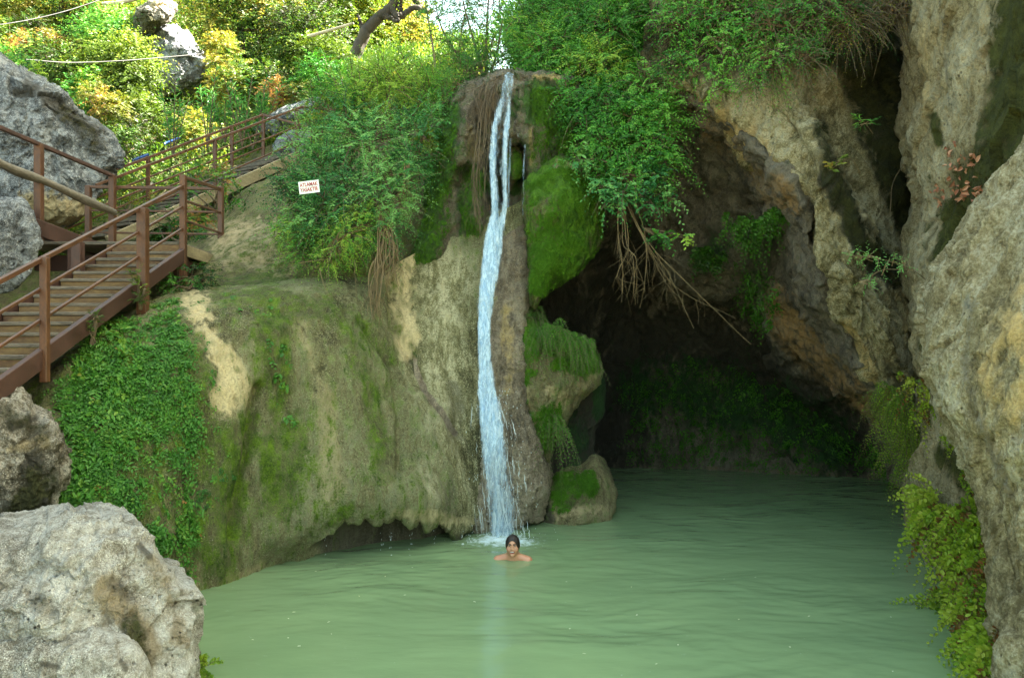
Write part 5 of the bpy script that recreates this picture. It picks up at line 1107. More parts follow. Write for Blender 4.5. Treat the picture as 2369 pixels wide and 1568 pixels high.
tree('bright lime leaved tree leaning over the grey outcrop', [(260, 260, 20.5), (280, 180, 20.4), (310, 120, 20.2)], [(300, 130, 20.2, .55), (325, 160, 20.1, .4), (270, 165, 20.2, .5), (240, 130, 20.4, .5), (310, 185, 20, .4), (230, 190, 20.2, .4), (290, 215, 20.0, .4)], M['leaf_yellow'], 47, 900, .11, .06, .07, .3)
tree('cool green bushy tree below the brown outcrop on the hillside', [(250, 150, 21.5), (250, 110, 21.5), (255, 60, 21.5)], [(250, 70, 21.4, .6), (290, 80, 21.4, .5), (210, 90, 21.4, .5), (270, 110, 21.3, .4)], M['leaf_green'], 48, 620, .10, .05, .06, .62)
bushes = [('round yellow tipped bush beside the foot of the grey outcrop', [(330, 250, 19.6, .45), (300, 270, 19.5, .4), (350, 275, 19.4, .3)], 'leaf_yellow', .35), ('green bush directly above the big grey boulder', [(130, 150, 20, .6), (180, 170, 20, .5), (90, 120, 20.4, .5)], 'leaf_hill', .4),
  ('orange leaved bush in the sunlit grass above the big grey boulder', [(60, 120, 21, .5), (120, 105, 21.2, .4), (170, 120, 21, .35)], 'leaf_autumn', .5), ('large soft green leaves overhanging the top of the big grey boulder', [(20, 135, 14.6, .3), (50, 150, 14.5, .25), (75, 165, 14.4, .15)], 'leaf_green', .8),
  ('rust coloured bush on the slope right of the big grey boulder', [(240, 235, 18, .3), (270, 250, 18, .3), (215, 215, 18.2, .25)], 'leaf_autumn', .45), ('low green bush at the corner of the big grey boulder', [(290, 330, 16.6, .35), (270, 360, 16.2, .25), (310, 300, 17, .3)], 'leaf_hill', .4),
  ('yellow leaved bush above the upper stair railing', [(430, 310, 17.6, .4), (460, 290, 17.8, .4), (410, 280, 18, .3)], 'leaf_hill', .7), ('bushy green shrub below the cream rock face', [(560, 190, 20.5, .6), (610, 180, 20.6, .5), (520, 200, 20.4, .5)], 'leaf_hill', .45),
  ('yellow flecked bush right of the grey outcrop', [(510, 110, 22, .5), (500, 160, 21.5, .4), (540, 140, 21.8, .4)], 'leaf_hill', .75), ('dark shaded bush at the head of the upper stairs', [(740, 170, 19, .5), (790, 190, 18.5, .5), (700, 200, 19, .3)], 'leaf_dark', .5),
  ('yellow green shrub under the crooked dark tree', [(740, 130, 21, .6), (780, 140, 20.5, .5), (720, 110, 21.3, .4)], 'leaf_yellow', .3), ('straw coloured dry grass tuft bush near the ledge rock', [(640, 215, 19, .35), (690, 215, 18.8, .3)], 'leaf_autumn', .35),
  ('mid green shrub on the slope above the rust coloured bush', [(180, 210, 19.5, .4), (220, 190, 19.7, .4)], 'leaf_green', .6), ('brown and green shrub at the left edge above the boulder', [(20, 90, 22, .6), (70, 70, 22.4, .5)], 'leaf_hill', .6)]
for i, (lb, cl, mt, t0) in enumerate(bushes):
    d0 = cl[0][2]
    shrub('hillside_bush', lb, 'bush', cl, M[mt], 60 + i, group='bushes on the hillside', base=(cl[0][0], cl[0][1] + 30, d0 + .1), M_=int(60 + 560 * sum(c[3] ** 2 for c in cl)), K=10, tw=.35, L=.0052 * d0, W=.0026 * d0, droop=.3, tint0=t0, tvar=.3, tw_every=12)
# oleander like stems beside the stairs
def spiky(label, bases, seed):
    r = np.random.default_rng(seed); root = tag(empty('spiky_shrub', at(*bases[0])), label, 'shrub'); lv = Leaves(); tb = MB()
    for b_ in bases:
        p = np.array(at(*b_))
        for k in range(5):
            d_ = nrm(np.array([r.normal(0, .25), r.normal(0, .2), 1.0])); h = r.uniform(.8, 1.7); tb.tube(np.stack([p, p + d_ * h * .5, p + d_ * h]), [.014, .011, .007], 5)
            n = 34; t = r.uniform(.35, 1, n); Dl = nrm(np.stack([r.normal(0, 1, n), r.normal(0, 1, n), r.uniform(.2, 1.4, n)], 1))
            lv.add(p + d_ * (h * t)[:, None], Dl, np.array([0, 0, 1.0]) + r.normal(0, .3, (n, 3)), r.uniform(.14, .22, n), .028, .7 + r.normal(0, .2, n))
    lv.build('foliage', M['leaf_blue'], root); tb.build('stems', M['twig'], root)
spiky('tall narrow leaved bush growing through the upper stair railing', [(585, 345, 16.9), (610, 325, 17.2), (560, 340, 16.8)], 81)
spiky('low narrow leaved clump left of the taller one behind the upper railing', [(520, 330, 17.0), (480, 345, 16.6), (400, 365, 16.0)], 82)
# undergrowth over the whole slope
def undergrowth():
    G_, N_ = SURF['hillside']; r = np.random.default_rng(90); lv = Leaves()
    uv = topx(G_); ok = (uv[..., 0] > -60) & (uv[..., 0] < 1180) & (uv[..., 1] > -120) & (G_[..., 1] > 12.2) & (G_[..., 1] < 46)
    idx = np.argwhere(ok)
    # equal cover in the view: weight by cell size over squared distance
    cell = np.linalg.norm(np.cross(np.gradient(G_, axis=0), np.gradient(G_, axis=1)), axis=-1)
    w_ = (cell / G_[..., 1] ** 2)[ok]; w_ /= w_.sum()
    n = 7200; pick = idx[r.choice(len(idx), n, p=w_)]
    P = G_[pick[:, 0], pick[:, 1]]; u = topx(P)
    stairs = (pdist(u, [(250, 560), (690, 370)]) < 46) | ((P[:, 1] < 13.6) & (u[:, 0] > 360)) | (u[:, 1] > 620)
    P = P[~stairs]; n = len(P); d = P[:, 1]
    tone = np.clip(.45 + .55 * fbm(P * .45, 3) + r.normal(0, .13, n), 0, 1)
    K = 22; h = r.uniform(.008, .026, n) * d
    ofs = rnd_dir(r, n * K).reshape(n, K, 3) * np.array([1, 1, .7]); ofs[..., 2] = np.abs(ofs[..., 2]) * 1.4
    Q_ = P[:, None] + ofs * (h[:, None] * r.random((n, K)) ** .5)[..., None]
    Dl = nrm(ofs + r.normal(0, .5, ofs.shape)); Nl = nrm(np.array([0, -.4, .8]) + r.normal(0, .5, ofs.shape))
    Ls = (.0050 * d)[:, None] * r.uniform(.6, 1.5, (n, K))
    lv.add(Q_.reshape(-1, 3), Dl.reshape(-1, 3), Nl.reshape(-1, 3), Ls.ravel(), (Ls * .5).ravel(), (tone[:, None] + r.normal(0, .12, (n, K))).ravel())
    tag(lv.build('undergrowth', M['leaf_hill']), 'mixed green and yellow undergrowth covering the hillside', 'undergrowth', kind='stuff')
undergrowth()
def brow_cover():
    r = np.random.default_rng(91); lv = Leaves()
    for nm, n in (('cliff_brow', 1500),):
        G_, N_ = SURF[nm]; idx = np.stack([r.integers(0, G_.shape[0], n), r.integers(0, G_.shape[1], n)], 1)
        P = G_[idx[:, 0], idx[:, 1]]; K = 26; d = P[:, 1]; h = r.uniform(.012, .035, n) * d
        ofs = rnd_dir(r, n * K).reshape(n, K, 3); ofs[..., 2] = np.abs(ofs[..., 2])
        Q_ = P[:, None] + ofs * (h[:, None] * r.random((n, K)) ** .5)[..., None]
        Ls = (.0055 * d)[:, None] * r.uniform(.6, 1.5, (n, K))
        tone = np.clip(.5 + .5 * fbm(P * .7, 3), 0, 1)
        lv.add(Q_.reshape(-1, 3), nrm(ofs + r.normal(0, .6, ofs.shape)).reshape(-1, 3), (np.array([0, -.5, .8]) + r.normal(0, .5, ofs.shape)).reshape(-1, 3), Ls.ravel(), (Ls * .45).ravel(), (tone[:, None] + r.normal(0, .15, (n, K))).ravel())
    tag(lv.build('ground_cover', M['leaf_green']), 'leafy ground cover on the slope above the cave', 'ground cover', kind='stuff')
brow_cover()
# ---- climbing plants on the wall below the stairs
def inpoly(u, poly):
    poly = np.array(poly, float); x, y = u[..., 0], u[..., 1]; c = np.zeros(x.shape, bool)
    for (x0, y0), (x1, y1) in zip(poly, np.roll(poly, -1, 0)):
        c ^= ((y0 > y) != (y1 > y)) & (x < (x1 - x0) * (y - y0) / (y1 - y0 + 1e-9) + x0)
    return c
def cover(surfname, poly, n, r, K, L, W, h, tint0, lv, thin=None, shape='diamond', flat=.5, side=1):
    G_, N_ = SURF[surfname]; u = topx(G_)
    u = u + 26 * np.stack([fbm(G_ * 3.1, 3), fbm(G_ * 3.1 + 31, 3)], -1)
    idx = np.argwhere(inpoly(u, poly)); cell = np.linalg.norm(np.cross(np.gradient(G_, axis=0), np.gradient(G_, axis=1)), axis=-1)[idx[:, 0], idx[:, 1]]
    if thin is not None:
        q = G_[idx[:, 0], idx[:, 1]]; cell = cell * np.clip(.15 + thin(q), 0, 1)
    pk = idx[r.choice(len(idx), n, p=cell / cell.sum())]
    P = G_[pk[:, 0], pk[:, 1]]; Nn = N_[pk[:, 0], pk[:, 1]]
    Nn = Nn * np.where((Nn * -P).sum(-1, keepdims=True) < 0, -1, 1)
    st_ = nrm(np.cross(Nn, np.array([0, 0, 1.0]))); dn = nrm(np.cross(Nn, st_)); dn = dn * np.sign(-dn[:, 2:3])
    a = r.normal(.2, 1.0, n)
    ax_ = nrm(st_ * np.sin(a)[:, None] + dn * np.cos(a)[:, None] + Nn * r.uniform(.2, 1.0, (n, 1)))
    t = (np.arange(K) + .5) / K
    Lh = h * r.uniform(.5, 1.4, n)
    B_ = P + Nn * .004
    Q_ = B_[:, None] + ax_[:, None] * (Lh[:, None] * t)[..., None] + np.array([0, 0, -1]) * (.35 * Lh[:, None] * t ** 2)[..., None]
    sd = nrm(np.cross(ax_, Nn)); sg_ = np.where(np.arange(K) % 2 == 0, 1, -1)[None, :, None]
    Dl = nrm(sd[:, None] * sg_ + ax_[:, None] * .55 + r.normal(0, .2, Q_.shape) + np.array([0, 0, -.25]))
    Nl = Nn[:, None] * flat + np.array([0, -.1, .6]) + r.normal(0, .3, Q_.shape)
    s = r.uniform(.5, 1.5, (n, 1)) * r.uniform(.8, 1.2, (n, K)) * (1 - .3 * t)[None]
    tn = tint0 + .35 * fbm(P * 2.2, 3)[:, None] + r.normal(0, .08, (n, 1)) + r.normal(0, .08, (n, K))
    lv.add(Q_.reshape(-1, 3), Dl.reshape(-1, 3), Nl.reshape(-1, 3), (L * s).ravel(), (W * s).ravel(), tn.ravel(), shape)
    return P
r = np.random.default_rng(95); lv = Leaves()
cover('travertine_wall', [(235, 760), (330, 715), (410, 700), (440, 780), (452, 900), (455, 1000), (440, 1060), (450, 1180), (445, 1290), (405, 1325), (370, 1290), (300, 1215), (130, 1190), (125, 1130), (150, 1000), (140, 900), (190, 800)], 2700, r, 7, .044, .026, .13, .58, lv,
      thin=lambda q: 1.1 * smooth(.8 * fbm(q * 1.3, 2) + .9 * fbm(q * 5.5, 3), -.22, .3) - .12)
cover('travertine_wall', [(230, 765), (300, 735), (300, 1000), (150, 1190), (130, 900)], 380, r, 8, .058, .032, .18, .68, lv, shape='oval')
cover('travertine_wall', [(200, 740), (470, 680), (530, 900), (500, 1100), (480, 1320), (380, 1340), (110, 1200), (110, 900)], 260, r, 6, .04, .024, .11, .6, lv)
cp = tag(lv.build('creeper', M['leaf_ivy']), 'thick green creeper covering the rock below the stairs', 'creeper')
# seedlings down the middle of the wall
lv = Leaves(); cover('travertine_wall', [(600, 690), (640, 690), (660, 800), (680, 990), (650, 1000), (630, 860)], 20, np.random.default_rng(96), 6, .05, .028, .1, .6, lv, shape='oval')
cover('travertine_wall', [(490, 690), (640, 680), (650, 720), (500, 730)], 16, np.random.default_rng(97), 6, .035, .02, .08, .6, lv, shape='oval')
cover('travertine_wall', [(505, 1070), (540, 1080), (545, 1110), (510, 1120)], 16, np.random.default_rng(98), 6, .03, .02, .05, .25, lv); cover('travertine_wall', [(455, 1110), (490, 1130), (480, 1180), (450, 1160)], 22, np.random.default_rng(99), 6, .03, .02, .05, .2, lv)
tag(lv.build('seedlings', M['leaf_ivy']), 'scattered seedlings rooted in the streaked travertine wall', 'seedlings', kind='stuff')
# plants by the stairs
shrub('fern_clump', 'dark green fern clump under the landing corner', 'fern', [(455, 645, 9.9, .16), (480, 640, 10.0, .14), (410, 660, 9.8, .12)], M['leaf_ivy'], 101, base=(450, 668, 9.95), M_=90, K=12, tw=.28, L=.05, W=.024, droop=.5, tint0=.3)
shrub('seedling', 'upright leafy shoot growing beside the thick stair post', 'sprig', [(322, 660, 8.7, .07), (328, 690, 8.7, .06), (318, 635, 8.7, .04)], M['leaf_yellow'], 102, base=(325, 715, 8.75), M_=26, K=9, tw=.16, L=.05, W=.02, tint0=.25, up=.8)
shrub('seedling', 'broad leaved sprig rising over the lower stair stringer', 'sprig', [(215, 740, 7.8, .05), (208, 770, 7.8, .04)], M['leaf_yellow'], 103, base=(212, 795, 7.85), M_=10, K=6, tw=.14, L=.06, W=.03, tint0=.2, up=.8, shape='oval')
shrub('bush', 'fresh green branch reaching across the upper stairs behind the landing', 'branch', [(480, 395, 13.2, .2), (520, 415, 13.0, .2), (460, 420, 13.1, .16), (560, 455, 12.6, .12), (440, 440, 13.0, .14)], M['leaf_ivy'], 104, base=(500, 470, 13.2), M_=80, K=9, tw=.35, L=.075, W=.036, droop=.3, tint0=.62, shape='oval')
shrub('bush', 'leafy plants filling the gap below the upper stairs', 'bush', [(400, 520, 13.0, .25), (360, 505, 13.4, .25), (450, 510, 12.8, .25), (480, 540, 12.4, .18)], M['leaf_ivy'], 105, base=(420, 560, 12.8), M_=170, K=9, tw=.3, L=.06, W=.03, droop=.3, tint0=.5, shape='oval')
shrub('bush', 'small green plants among the rocks behind the left walkway', 'bush', [(300, 440, 14.6, .25), (250, 460, 14.4, .25), (330, 470, 14.2, .25), (260, 520, 13.6, .2)], M['leaf_hill'], 106, base=(290, 500, 14.2), M_=130, K=9, tw=.3, L=.07, W=.035, droop=.3, tint0=.4)
# ---- ferns
def fern(name, label, roots, seed, mat, n, ln, leaf, K=26, tint0=.5, spread=1.0, droop=.9, outv=(-.3, -.6, .2), dry=0., oval=True, group=None, wid=.9):
    r = np.random.default_rng(seed); pts = np.array([at(*q) for q in roots]); root = tag(empty(name, tuple(pts.mean(0))), label, 'fern', group)
    lv = Leaves(); tb = MB()
    if len(pts) > 1:
        s0 = cr(pts, 60)[r.integers(0, 60, n)] + r.normal(0, .05, (n, 3))
    else: s0 = pts[r.integers(0, 1, n)] + r.normal(0, .05, (n, 3))
    dv = nrm(np.array(outv) + rnd_dir(r, n) * .6 * spread); L_ = ln * r.uniform(.5, 1.2, n); t = (np.arange(K) + 1) / K
    P = s0[:, None] + dv[:, None] * (L_[:, None] * t)[..., None] + np.array([0, 0, -1]) * (droop * L_[:, None] * t ** 1.8)[..., None]
    Tn = nrm(np.gradient(P, axis=1)); sd = nrm(np.cross(Tn, np.array([.2, -.9, .4]))); sg_ = np.where(np.arange(K) % 2 == 0, 1, -1)[None, :, None]
    Dl = nrm(sd * sg_ * wid + Tn * .6 + r.normal(0, .25, P.shape)); Nl = np.array([0, -.6, .6]) + r.normal(0, .35, P.shape)
    s = (np.sin(np.pi * np.clip(t * .9 + .1, 0, 1)) * .6 + .5)[None] * r.uniform(.75, 1.25, (n, K))
    tn = np.where(r.random((n, 1)) < dry, r.uniform(0, .14, (n, 1)), tint0 + r.normal(0, .14, (n, 1))) + r.normal(0, .07, (n, K))
    lv.add(P.reshape(-1, 3), Dl.reshape(-1, 3), Nl.reshape(-1, 3), (leaf * s).ravel(), (leaf * .8 * s).ravel() if oval else (leaf * .35 * s).ravel(), tn.ravel(), 'oval' if oval else 'diamond')
    for i in range(n): tb.tube(np.concatenate([s0[i:i + 1], P[i, ::3]]), np.linspace(.0028, .001, 1 + len(P[i, ::3])), 3)
    lv.build('fronds', mat, root); tb.build('stalks', M['twig'], root)
    return root
fern('hanging_fern', 'deep green fine fern curtain hanging at the cave edge on the right', [(2050, 905, 9.75), (2085, 930, 9.5), (2110, 1000, 9.35), (2112, 1060, 9.3)], 111, M['leaf_fern'], 230, .5, .034, 34, .46, droop=1.1, outv=(-.5, -.5, .15), oval=False, wid=1.3)
fern('maidenhair_fern', 'yellow green fern sprays above the white rock foot on the right', [(2100, 880, 9.3), (2130, 900, 9.0), (2135, 960, 9.0)], 112, M['leaf_fern'], 36, .32, .035, 18, 0.77, dry=.25)
fern('maidenhair_fern', 'bright green fern tuft on the moss between pillar and slab', [(2195, 1010, 7.9), (2235, 1020, 7.6), (2245, 1030, 7.5)], 113, M['leaf_fern'], 34, .26, .034, 16, 0.65, outv=(-.3, -.6, .3), droop=.6)
fern('maidenhair_fern', 'lime fern sprig reaching left over the water from the white rock', [(2170, 1150, 8.0), (2140, 1165, 8.3)], 114, M['leaf_fern'], 30, .36, .046, 16, 0.90, outv=(-.9, -.3, .2), droop=.35)
fern('maidenhair_fern', 'small fern tuft with reddish leaves beside the near slab', [(2250, 1100, 7.2), (2270, 1120, 7.0)], 115, M['leaf_fern'], 26, .2, .034, 14, 0.65, dry=.35)
fern('maidenhair_fern', 'large cascading yellow green fern with brown patches above the water', [(2150, 1200, 8.0), (2190, 1190, 7.8), (2230, 1220, 7.4), (2260, 1280, 7.0), (2230, 1300, 7.1)], 116, M['leaf_fern'], 260, .44, .046, 22, 0.77, dry=.2, outv=(-.35, -.6, .2))
fern('maidenhair_fern', 'olive fern mass with dry brown fronds against the near slab', [(2240, 1180, 7.2), (2280, 1210, 6.8), (2300, 1300, 6.3), (2310, 1380, 6.0)], 117, M['leaf_fern'], 170, .34, .042, 20, 0.60, dry=.35, outv=(-.3, -.6, .2))
fern('maidenhair_fern', 'lowest bright fern cascade touching the water at the bottom right', [(2240, 1400, 6.6), (2280, 1430, 6.2), (2310, 1470, 5.8), (2320, 1520, 5.6), (2300, 1540, 5.6)], 118, M['leaf_fern'], 300, .40, .042, 24, 0.70, dry=.08, outv=(-.4, -.6, .2))
fern('maidenhair_fern', 'thin trailing fern frond over the water below the large cascade', [(2170, 1370, 7.4), (2180, 1400, 7.3)], 119, M['leaf_fern'], 16, .34, .036, 18, 0.60, outv=(-.8, -.4, 0), droop=.5)
fern('hanging_fern', 'shaded green fern draped over the crown of the drooping rock head', [(1245, 770, 10.6), (1290, 765, 10.55), (1340, 790, 10.6), (1360, 810, 10.7)], 121, M['leaf_cavefern'], 130, .36, .035, 22, .55, droop=1.2, outv=(0, -.7, .25), oval=False, wid=1.2)
fern('hanging_fern', 'narrow fern tail hanging under the drooping rock head', [(1262, 960, 10.6), (1290, 970, 10.6), (1300, 1000, 10.6)], 122, M['leaf_cavefern'], 50, .40, .034, 22, .5, droop=1.6, outv=(0, -.4, 0), oval=False)
fern('hanging_fern', 'tiny green ferns in the shadow under the moss lobe', [(1225, 710, 10.9), (1250, 730, 11.0), (1215, 740, 10.8)], 123, M['leaf_cavefern'], 44, .24, .03, 16, .4, droop=1.3, outv=(0, -.5, 0), oval=False)
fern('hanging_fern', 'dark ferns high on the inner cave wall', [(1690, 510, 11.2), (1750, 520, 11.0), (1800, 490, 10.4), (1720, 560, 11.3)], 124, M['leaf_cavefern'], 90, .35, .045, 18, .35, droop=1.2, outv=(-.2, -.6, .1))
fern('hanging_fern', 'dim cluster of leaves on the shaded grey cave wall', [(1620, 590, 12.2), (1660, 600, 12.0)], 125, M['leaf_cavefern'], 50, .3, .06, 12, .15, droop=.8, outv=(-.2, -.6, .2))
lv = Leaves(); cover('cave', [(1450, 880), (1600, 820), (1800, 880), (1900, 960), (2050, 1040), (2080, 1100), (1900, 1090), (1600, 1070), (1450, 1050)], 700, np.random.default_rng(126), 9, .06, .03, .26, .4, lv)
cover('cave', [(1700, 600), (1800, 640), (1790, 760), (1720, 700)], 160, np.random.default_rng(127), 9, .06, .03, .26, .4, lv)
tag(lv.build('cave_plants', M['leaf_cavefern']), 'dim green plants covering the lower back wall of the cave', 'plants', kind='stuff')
fern('maidenhair_fern', 'small bright fern at the waterline right of the pale foreground boulder', [(452, 1545, 5.85), (465, 1560, 5.8), (455, 1580, 5.8)], 128, M['leaf_fern'], 44, .2, .028, 14, .55, outv=(.4, -.5, .4), droop=.6)
# sprigs on the right cliff
def sprig(label, stem, seed, mat, L, W, M_, tint0, shape='oval', tw=.16):
    r = np.random.default_rng(seed); root = tag(empty('sprig', at(*stem[0])), label, 'sprig'); tb = MB(); P = cr(atn(np.array(stem, float)), 24); tb.tube(P, np.linspace(.006, .002, 24), 5)
    cl = [(*topx(p).tolist(), p[1], .05) for p in P[10::2]]
    sprays(r, cl, M_=M_, K=6, tw=tw, L=L, W=W, droop=.2, tint0=tint0, shape=shape, twigs=tb, tw_every=2).build('leaves', mat, root); tb.build('stem', M['root'], root)
sprig('pale leafy twig reaching out over the cliff face in the right third', [(2165, 665, 8.3), (2110, 625, 8.2), (2040, 600, 8.2), (1960, 590, 8.3)], 131, M['leaf_blue'], .035, .016, 40, .95)
sprig('second pale twig fork beneath the longer one', [(2100, 625, 8.2), (2040, 625, 8.1), (1995, 655, 8.1)], 132, M['leaf_blue'], .033, .015, 16, .9)
sprig('bright yellow green leaf sprig in the dark mossy gully', [(1990, 400, 9.3), (1970, 370, 9.1), (1940, 375, 9.0), (1918, 390, 9.0)], 133, M['leaf_yellow'], .09, .036, 9, .25, tw=.1)
sprig('thin green grassy sprig on the gully edge above the yellow one', [(2020, 310, 9.4), (2005, 290, 9.2), (1990, 275, 9.1)], 134, M['leaf_green'], .11, .014, 8, .6, 'diamond')
# dead leaves on the mossy ledge of the pillar
M['leaf_dead'] = leaf_mat('dead_leaf', [(0, (.14, .05, .03)), (.5, (.36, .15, .085)), (1, (.48, .26, .16))], .15)
def litter():
    r = np.random.default_rng(135); lv = Leaves(); G_, N_ = SURF['cliff_pillar']; u = topx(G_); idx = np.argwhere((pdist(u, [(2180, 450), (2300, 430)]) < 26) | (pdist(u, [(2210, 340), (2240, 370), (2200, 400)]) < 22))
    pk = idx[r.choice(len(idx), 120)]; P = G_[pk[:, 0], pk[:, 1]]; P = P - P / np.linalg.norm(P, axis=1, keepdims=True) * .02
    lv.add(P, rnd_dir(r, 120), np.array([-.2, -.8, .5]) + r.normal(0, .5, (120, 3)), r.uniform(.04, .09, 120), .04, r.uniform(.3, 1, 120), 'oval', .3)
    tag(lv.build('dead_leaves', M['leaf_dead']), 'red brown dead leaves caught on the mossy ledge at the right', 'dead leaves', kind='stuff')
litter()
def floaters():
    r = np.random.default_rng(136); lv = Leaves(); n = 28
    px = r.uniform(470, 2150, n); py = 1310 + 250 * r.random(n) ** 1.2; d = CAMZ * F / (py - CY); P = np.stack([(px - CX) / F * d, d, np.full(n, .022)], 1)
    a = r.uniform(0, 6.28, n); lv.add(P, np.stack([np.cos(a), np.sin(a), 0 * a], 1), np.tile([0, 0, 1.0], (n, 1)), r.uniform(.012, .035, n), r.uniform(.008, .016, n), r.uniform(.3, 1, n), 'oval', .05)
    tag(lv.build('floating_leaves', M['pale_petal']), 'tiny pale leaves floating on the pool', 'floating leaves', kind='stuff')
M['pale_petal'] = leaf_mat('pale_floating_leaf', [(0, (.30, .28, .05)), (.5, (.45, .48, .32)), (1, (.6, .62, .5))], .1)
floaters()
# ---- hanging roots
def roots(name, label, strands, seed, mat, rad, n_each=1, jit=.05, fork=0):
    r = np.random.default_rng(seed); tb = MB(); first = at(*strands[0][0]); root = None
    for s in strands:
        for k in range(n_each):
            P = atn(np.array(s, float)); P = P + r.normal(0, jit, P.shape) * np.linspace(.3, 1, len(P))[:, None]
            C_ = cr(P, 30); C_ = C_ + .012 * np.stack([fbm(C_ * 5 + k * 3.1 + seed, 2), fbm(C_ * 5 + 9 + k, 2), 0 * C_[:, 0]], -1)
            tb.tube(C_, np.linspace(rad, rad * .3, 30) * r.uniform(.5, 1.3), 5)
            for f in range(fork):
                i = r.integers(8, 24); q = C_[i]; e = q + np.array([r.normal(0, .12), r.normal(0, .08), -r.uniform(.15, .45)])
                tb.tube(cr(np.array([q, (q + e) / 2 + r.normal(0, .03, 3), e]), 8), np.linspace(rad * .4, rad * .12, 8), 4)
    o = tb.build(name, mat, None, smoothf=True)
    return tag(o, label, 'roots')
roots('hanging_roots', 'long tan roots dangling into the cave mouth below the dark bush', [[(1440, 440, 10.7), (1435, 520, 10.5), (1440, 610, 10.45), (1450, 700, 10.45)], [(1450, 440, 10.7), (1460, 540, 10.5), (1480, 640, 10.5), (1490, 710, 10.5)], [(1445, 440, 10.7), (1500, 540, 10.4), (1570, 640, 10.3), (1690, 740, 10.2)], [(1450, 450, 10.7), (1500, 560, 10.5), (1540, 650, 10.4), (1590, 720, 10.4)], [(1440, 440, 10.7), (1450, 560, 10.6), (1460, 620, 10.5), (1465, 690, 10.5)]], 141, M['root'], .0065, 2, .12, 7)
roots('hanging_roots', 'thin grey brown roots hanging below the bush left of the waterfall', [[(880, 480, 10.4), (885, 560, 10.2), (870, 640, 10.05), (855, 750, 10.0)], [(900, 490, 10.4), (890, 580, 10.15), (875, 660, 10.0), (865, 740, 9.95)], [(870, 500, 10.4), (900, 540, 10.2), (912, 600, 10.15), (905, 640, 10.1)], [(940, 380, 10.5), (930, 430, 10.4), (915, 470, 10.4)], [(860, 520, 10.4), (800, 540, 10.2), (770, 570, 10.15), (760, 590, 10.1)]], 142, M['root'], .008, 8, .07, 4)
roots('hanging_roots', 'bundle of dark brown roots hanging down beside the upper waterfall', [[(1118, 235, 10.95), (1108, 330, 10.72), (1104, 430, 10.7), (1112, 560, 10.72)], [(1128, 210, 11.0), (1120, 330, 10.75), (1112, 420, 10.7), (1108, 520, 10.7)], [(1112, 320, 10.75), (1100, 400, 10.7), (1106, 480, 10.7), (1118, 550, 10.7)]], 143, M['twig'], .007, 4, .05, 2)
roots('hanging_roots', 'dry brown root mat crowning the rock left of the notch', [[(1150, 185, 11.1), (1135, 205, 10.95), (1120, 240, 10.9), (1112, 280, 10.85)], [(1145, 190, 11.1), (1140, 230, 11.0), (1130, 270, 10.95)], [(1120, 195, 11.2), (1105, 225, 11.0), (1100, 260, 10.9)]], 144, M['twig'], .007, 12, .07, 3)
roots('hanging_roots', 'two thin trailing stems hanging over the travertine wall', [[(740, 620, 10.0), (748, 650, 9.95), (765, 690, 9.9)], [(820, 600, 10.0), (822, 640, 9.95), (824, 700, 9.9)], [(690, 610, 10.3), (735, 600, 10.1), (760, 600, 10.0)]], 145, M['root'], .006, 1, .01, 0)
roots('hanging_vine', 'thin bare vine looping down the dark gully on the right', [[(2070, 20, 9.6), (2090, 100, 9.5), (2110, 160, 9.5)], [(2060, 505, 9.4), (2065, 430, 9.3), (2090, 380, 9.2), (2125, 360, 9.2)]], 146, M['twig'], .007, 1, .01, 0)
# ---- dead wood and lines on the hillside
MB().tube(cr(atn(np.array([(712, 86, 21), (760, 72, 20.8), (818, 54, 20.6)], float)), 20), np.linspace(.05, .03, 20), 8).build('dead_branch', M['dead'], None, True)
tag(bpy.data.objects['dead_branch'], 'pale bleached dead branch leaning across the yellow trees at the top', 'branch')
o = MB().tube(cr(atn(np.array([(238, 10, 24), (280, 6, 24), (330, -6, 24)], float)), 20), .06, 8).build('fallen_log', M['dead'], None, True); tag(o, 'pale fallen log at the top edge left of the brown outcrop', 'log')
o = MB().tube(cr(atn(np.array([(300, 455, 15.0), (330, 440, 15.0), (352, 425, 15.2)], float)), 12), .035, 8).build('bare_stick', M['dead'], None, True); tag(o, 'short bleached stick lying behind the upper stair railing', 'stick')
M['cable'] = plain_mat('black_cable', (.006, .006, .006), (.012, .012, .012), (5, 5, 5), .6, 0); M['palecable'] = plain_mat('pale_cable', (.02, .02, .02), (.08, .078, .075), (2, 2, 2), .6, 0)
c1 = cr(atn(np.array([(-60, 66, 15), (60, 48, 16), (160, 24, 17), (260, -10, 18)], float)), 40)
o = MB().tube(c1, .010, 6).build('cable', M['cable'], None, True); tag(o, 'black cable crossing the top left corner', 'cable')
c2 = cr(atn(np.array([(60, 138, 16), (160, 145, 17), (280, 141, 18), (380, 133, 19), (470, 125, 20)], float)), 40)
o = MB().tube(c2, .009, 6).build('cable', M['palecable'], None, True); tag(o, 'pale sagging cable ending at the grey outcrop', 'cable')
M['bluepipe'] = plain_mat('blue_plastic_pipe', (.012, .05, .22), (.03, .10, .36), (4, 4, 4), .4, 0)
o = MB().tube(cr(atn(np.array([(306, 372, 16.2), (322, 366, 16.3), (344, 358, 16.4)], float)), 12), .03, 10).build('pipe', M['bluepipe'], None, True); tag(o, 'short blue plastic pipe end behind the big grey boulder', 'pipe')
o = MB().tube(cr(atn(np.array([(380, 333, 17.0), (398, 326, 17.1), (418, 318, 17.2)], float)), 12), .022, 10).build('pipe', M['bluepipe'], None, True); tag(o, 'faded blue pipe lying higher up the slope above the railing', 'pipe')

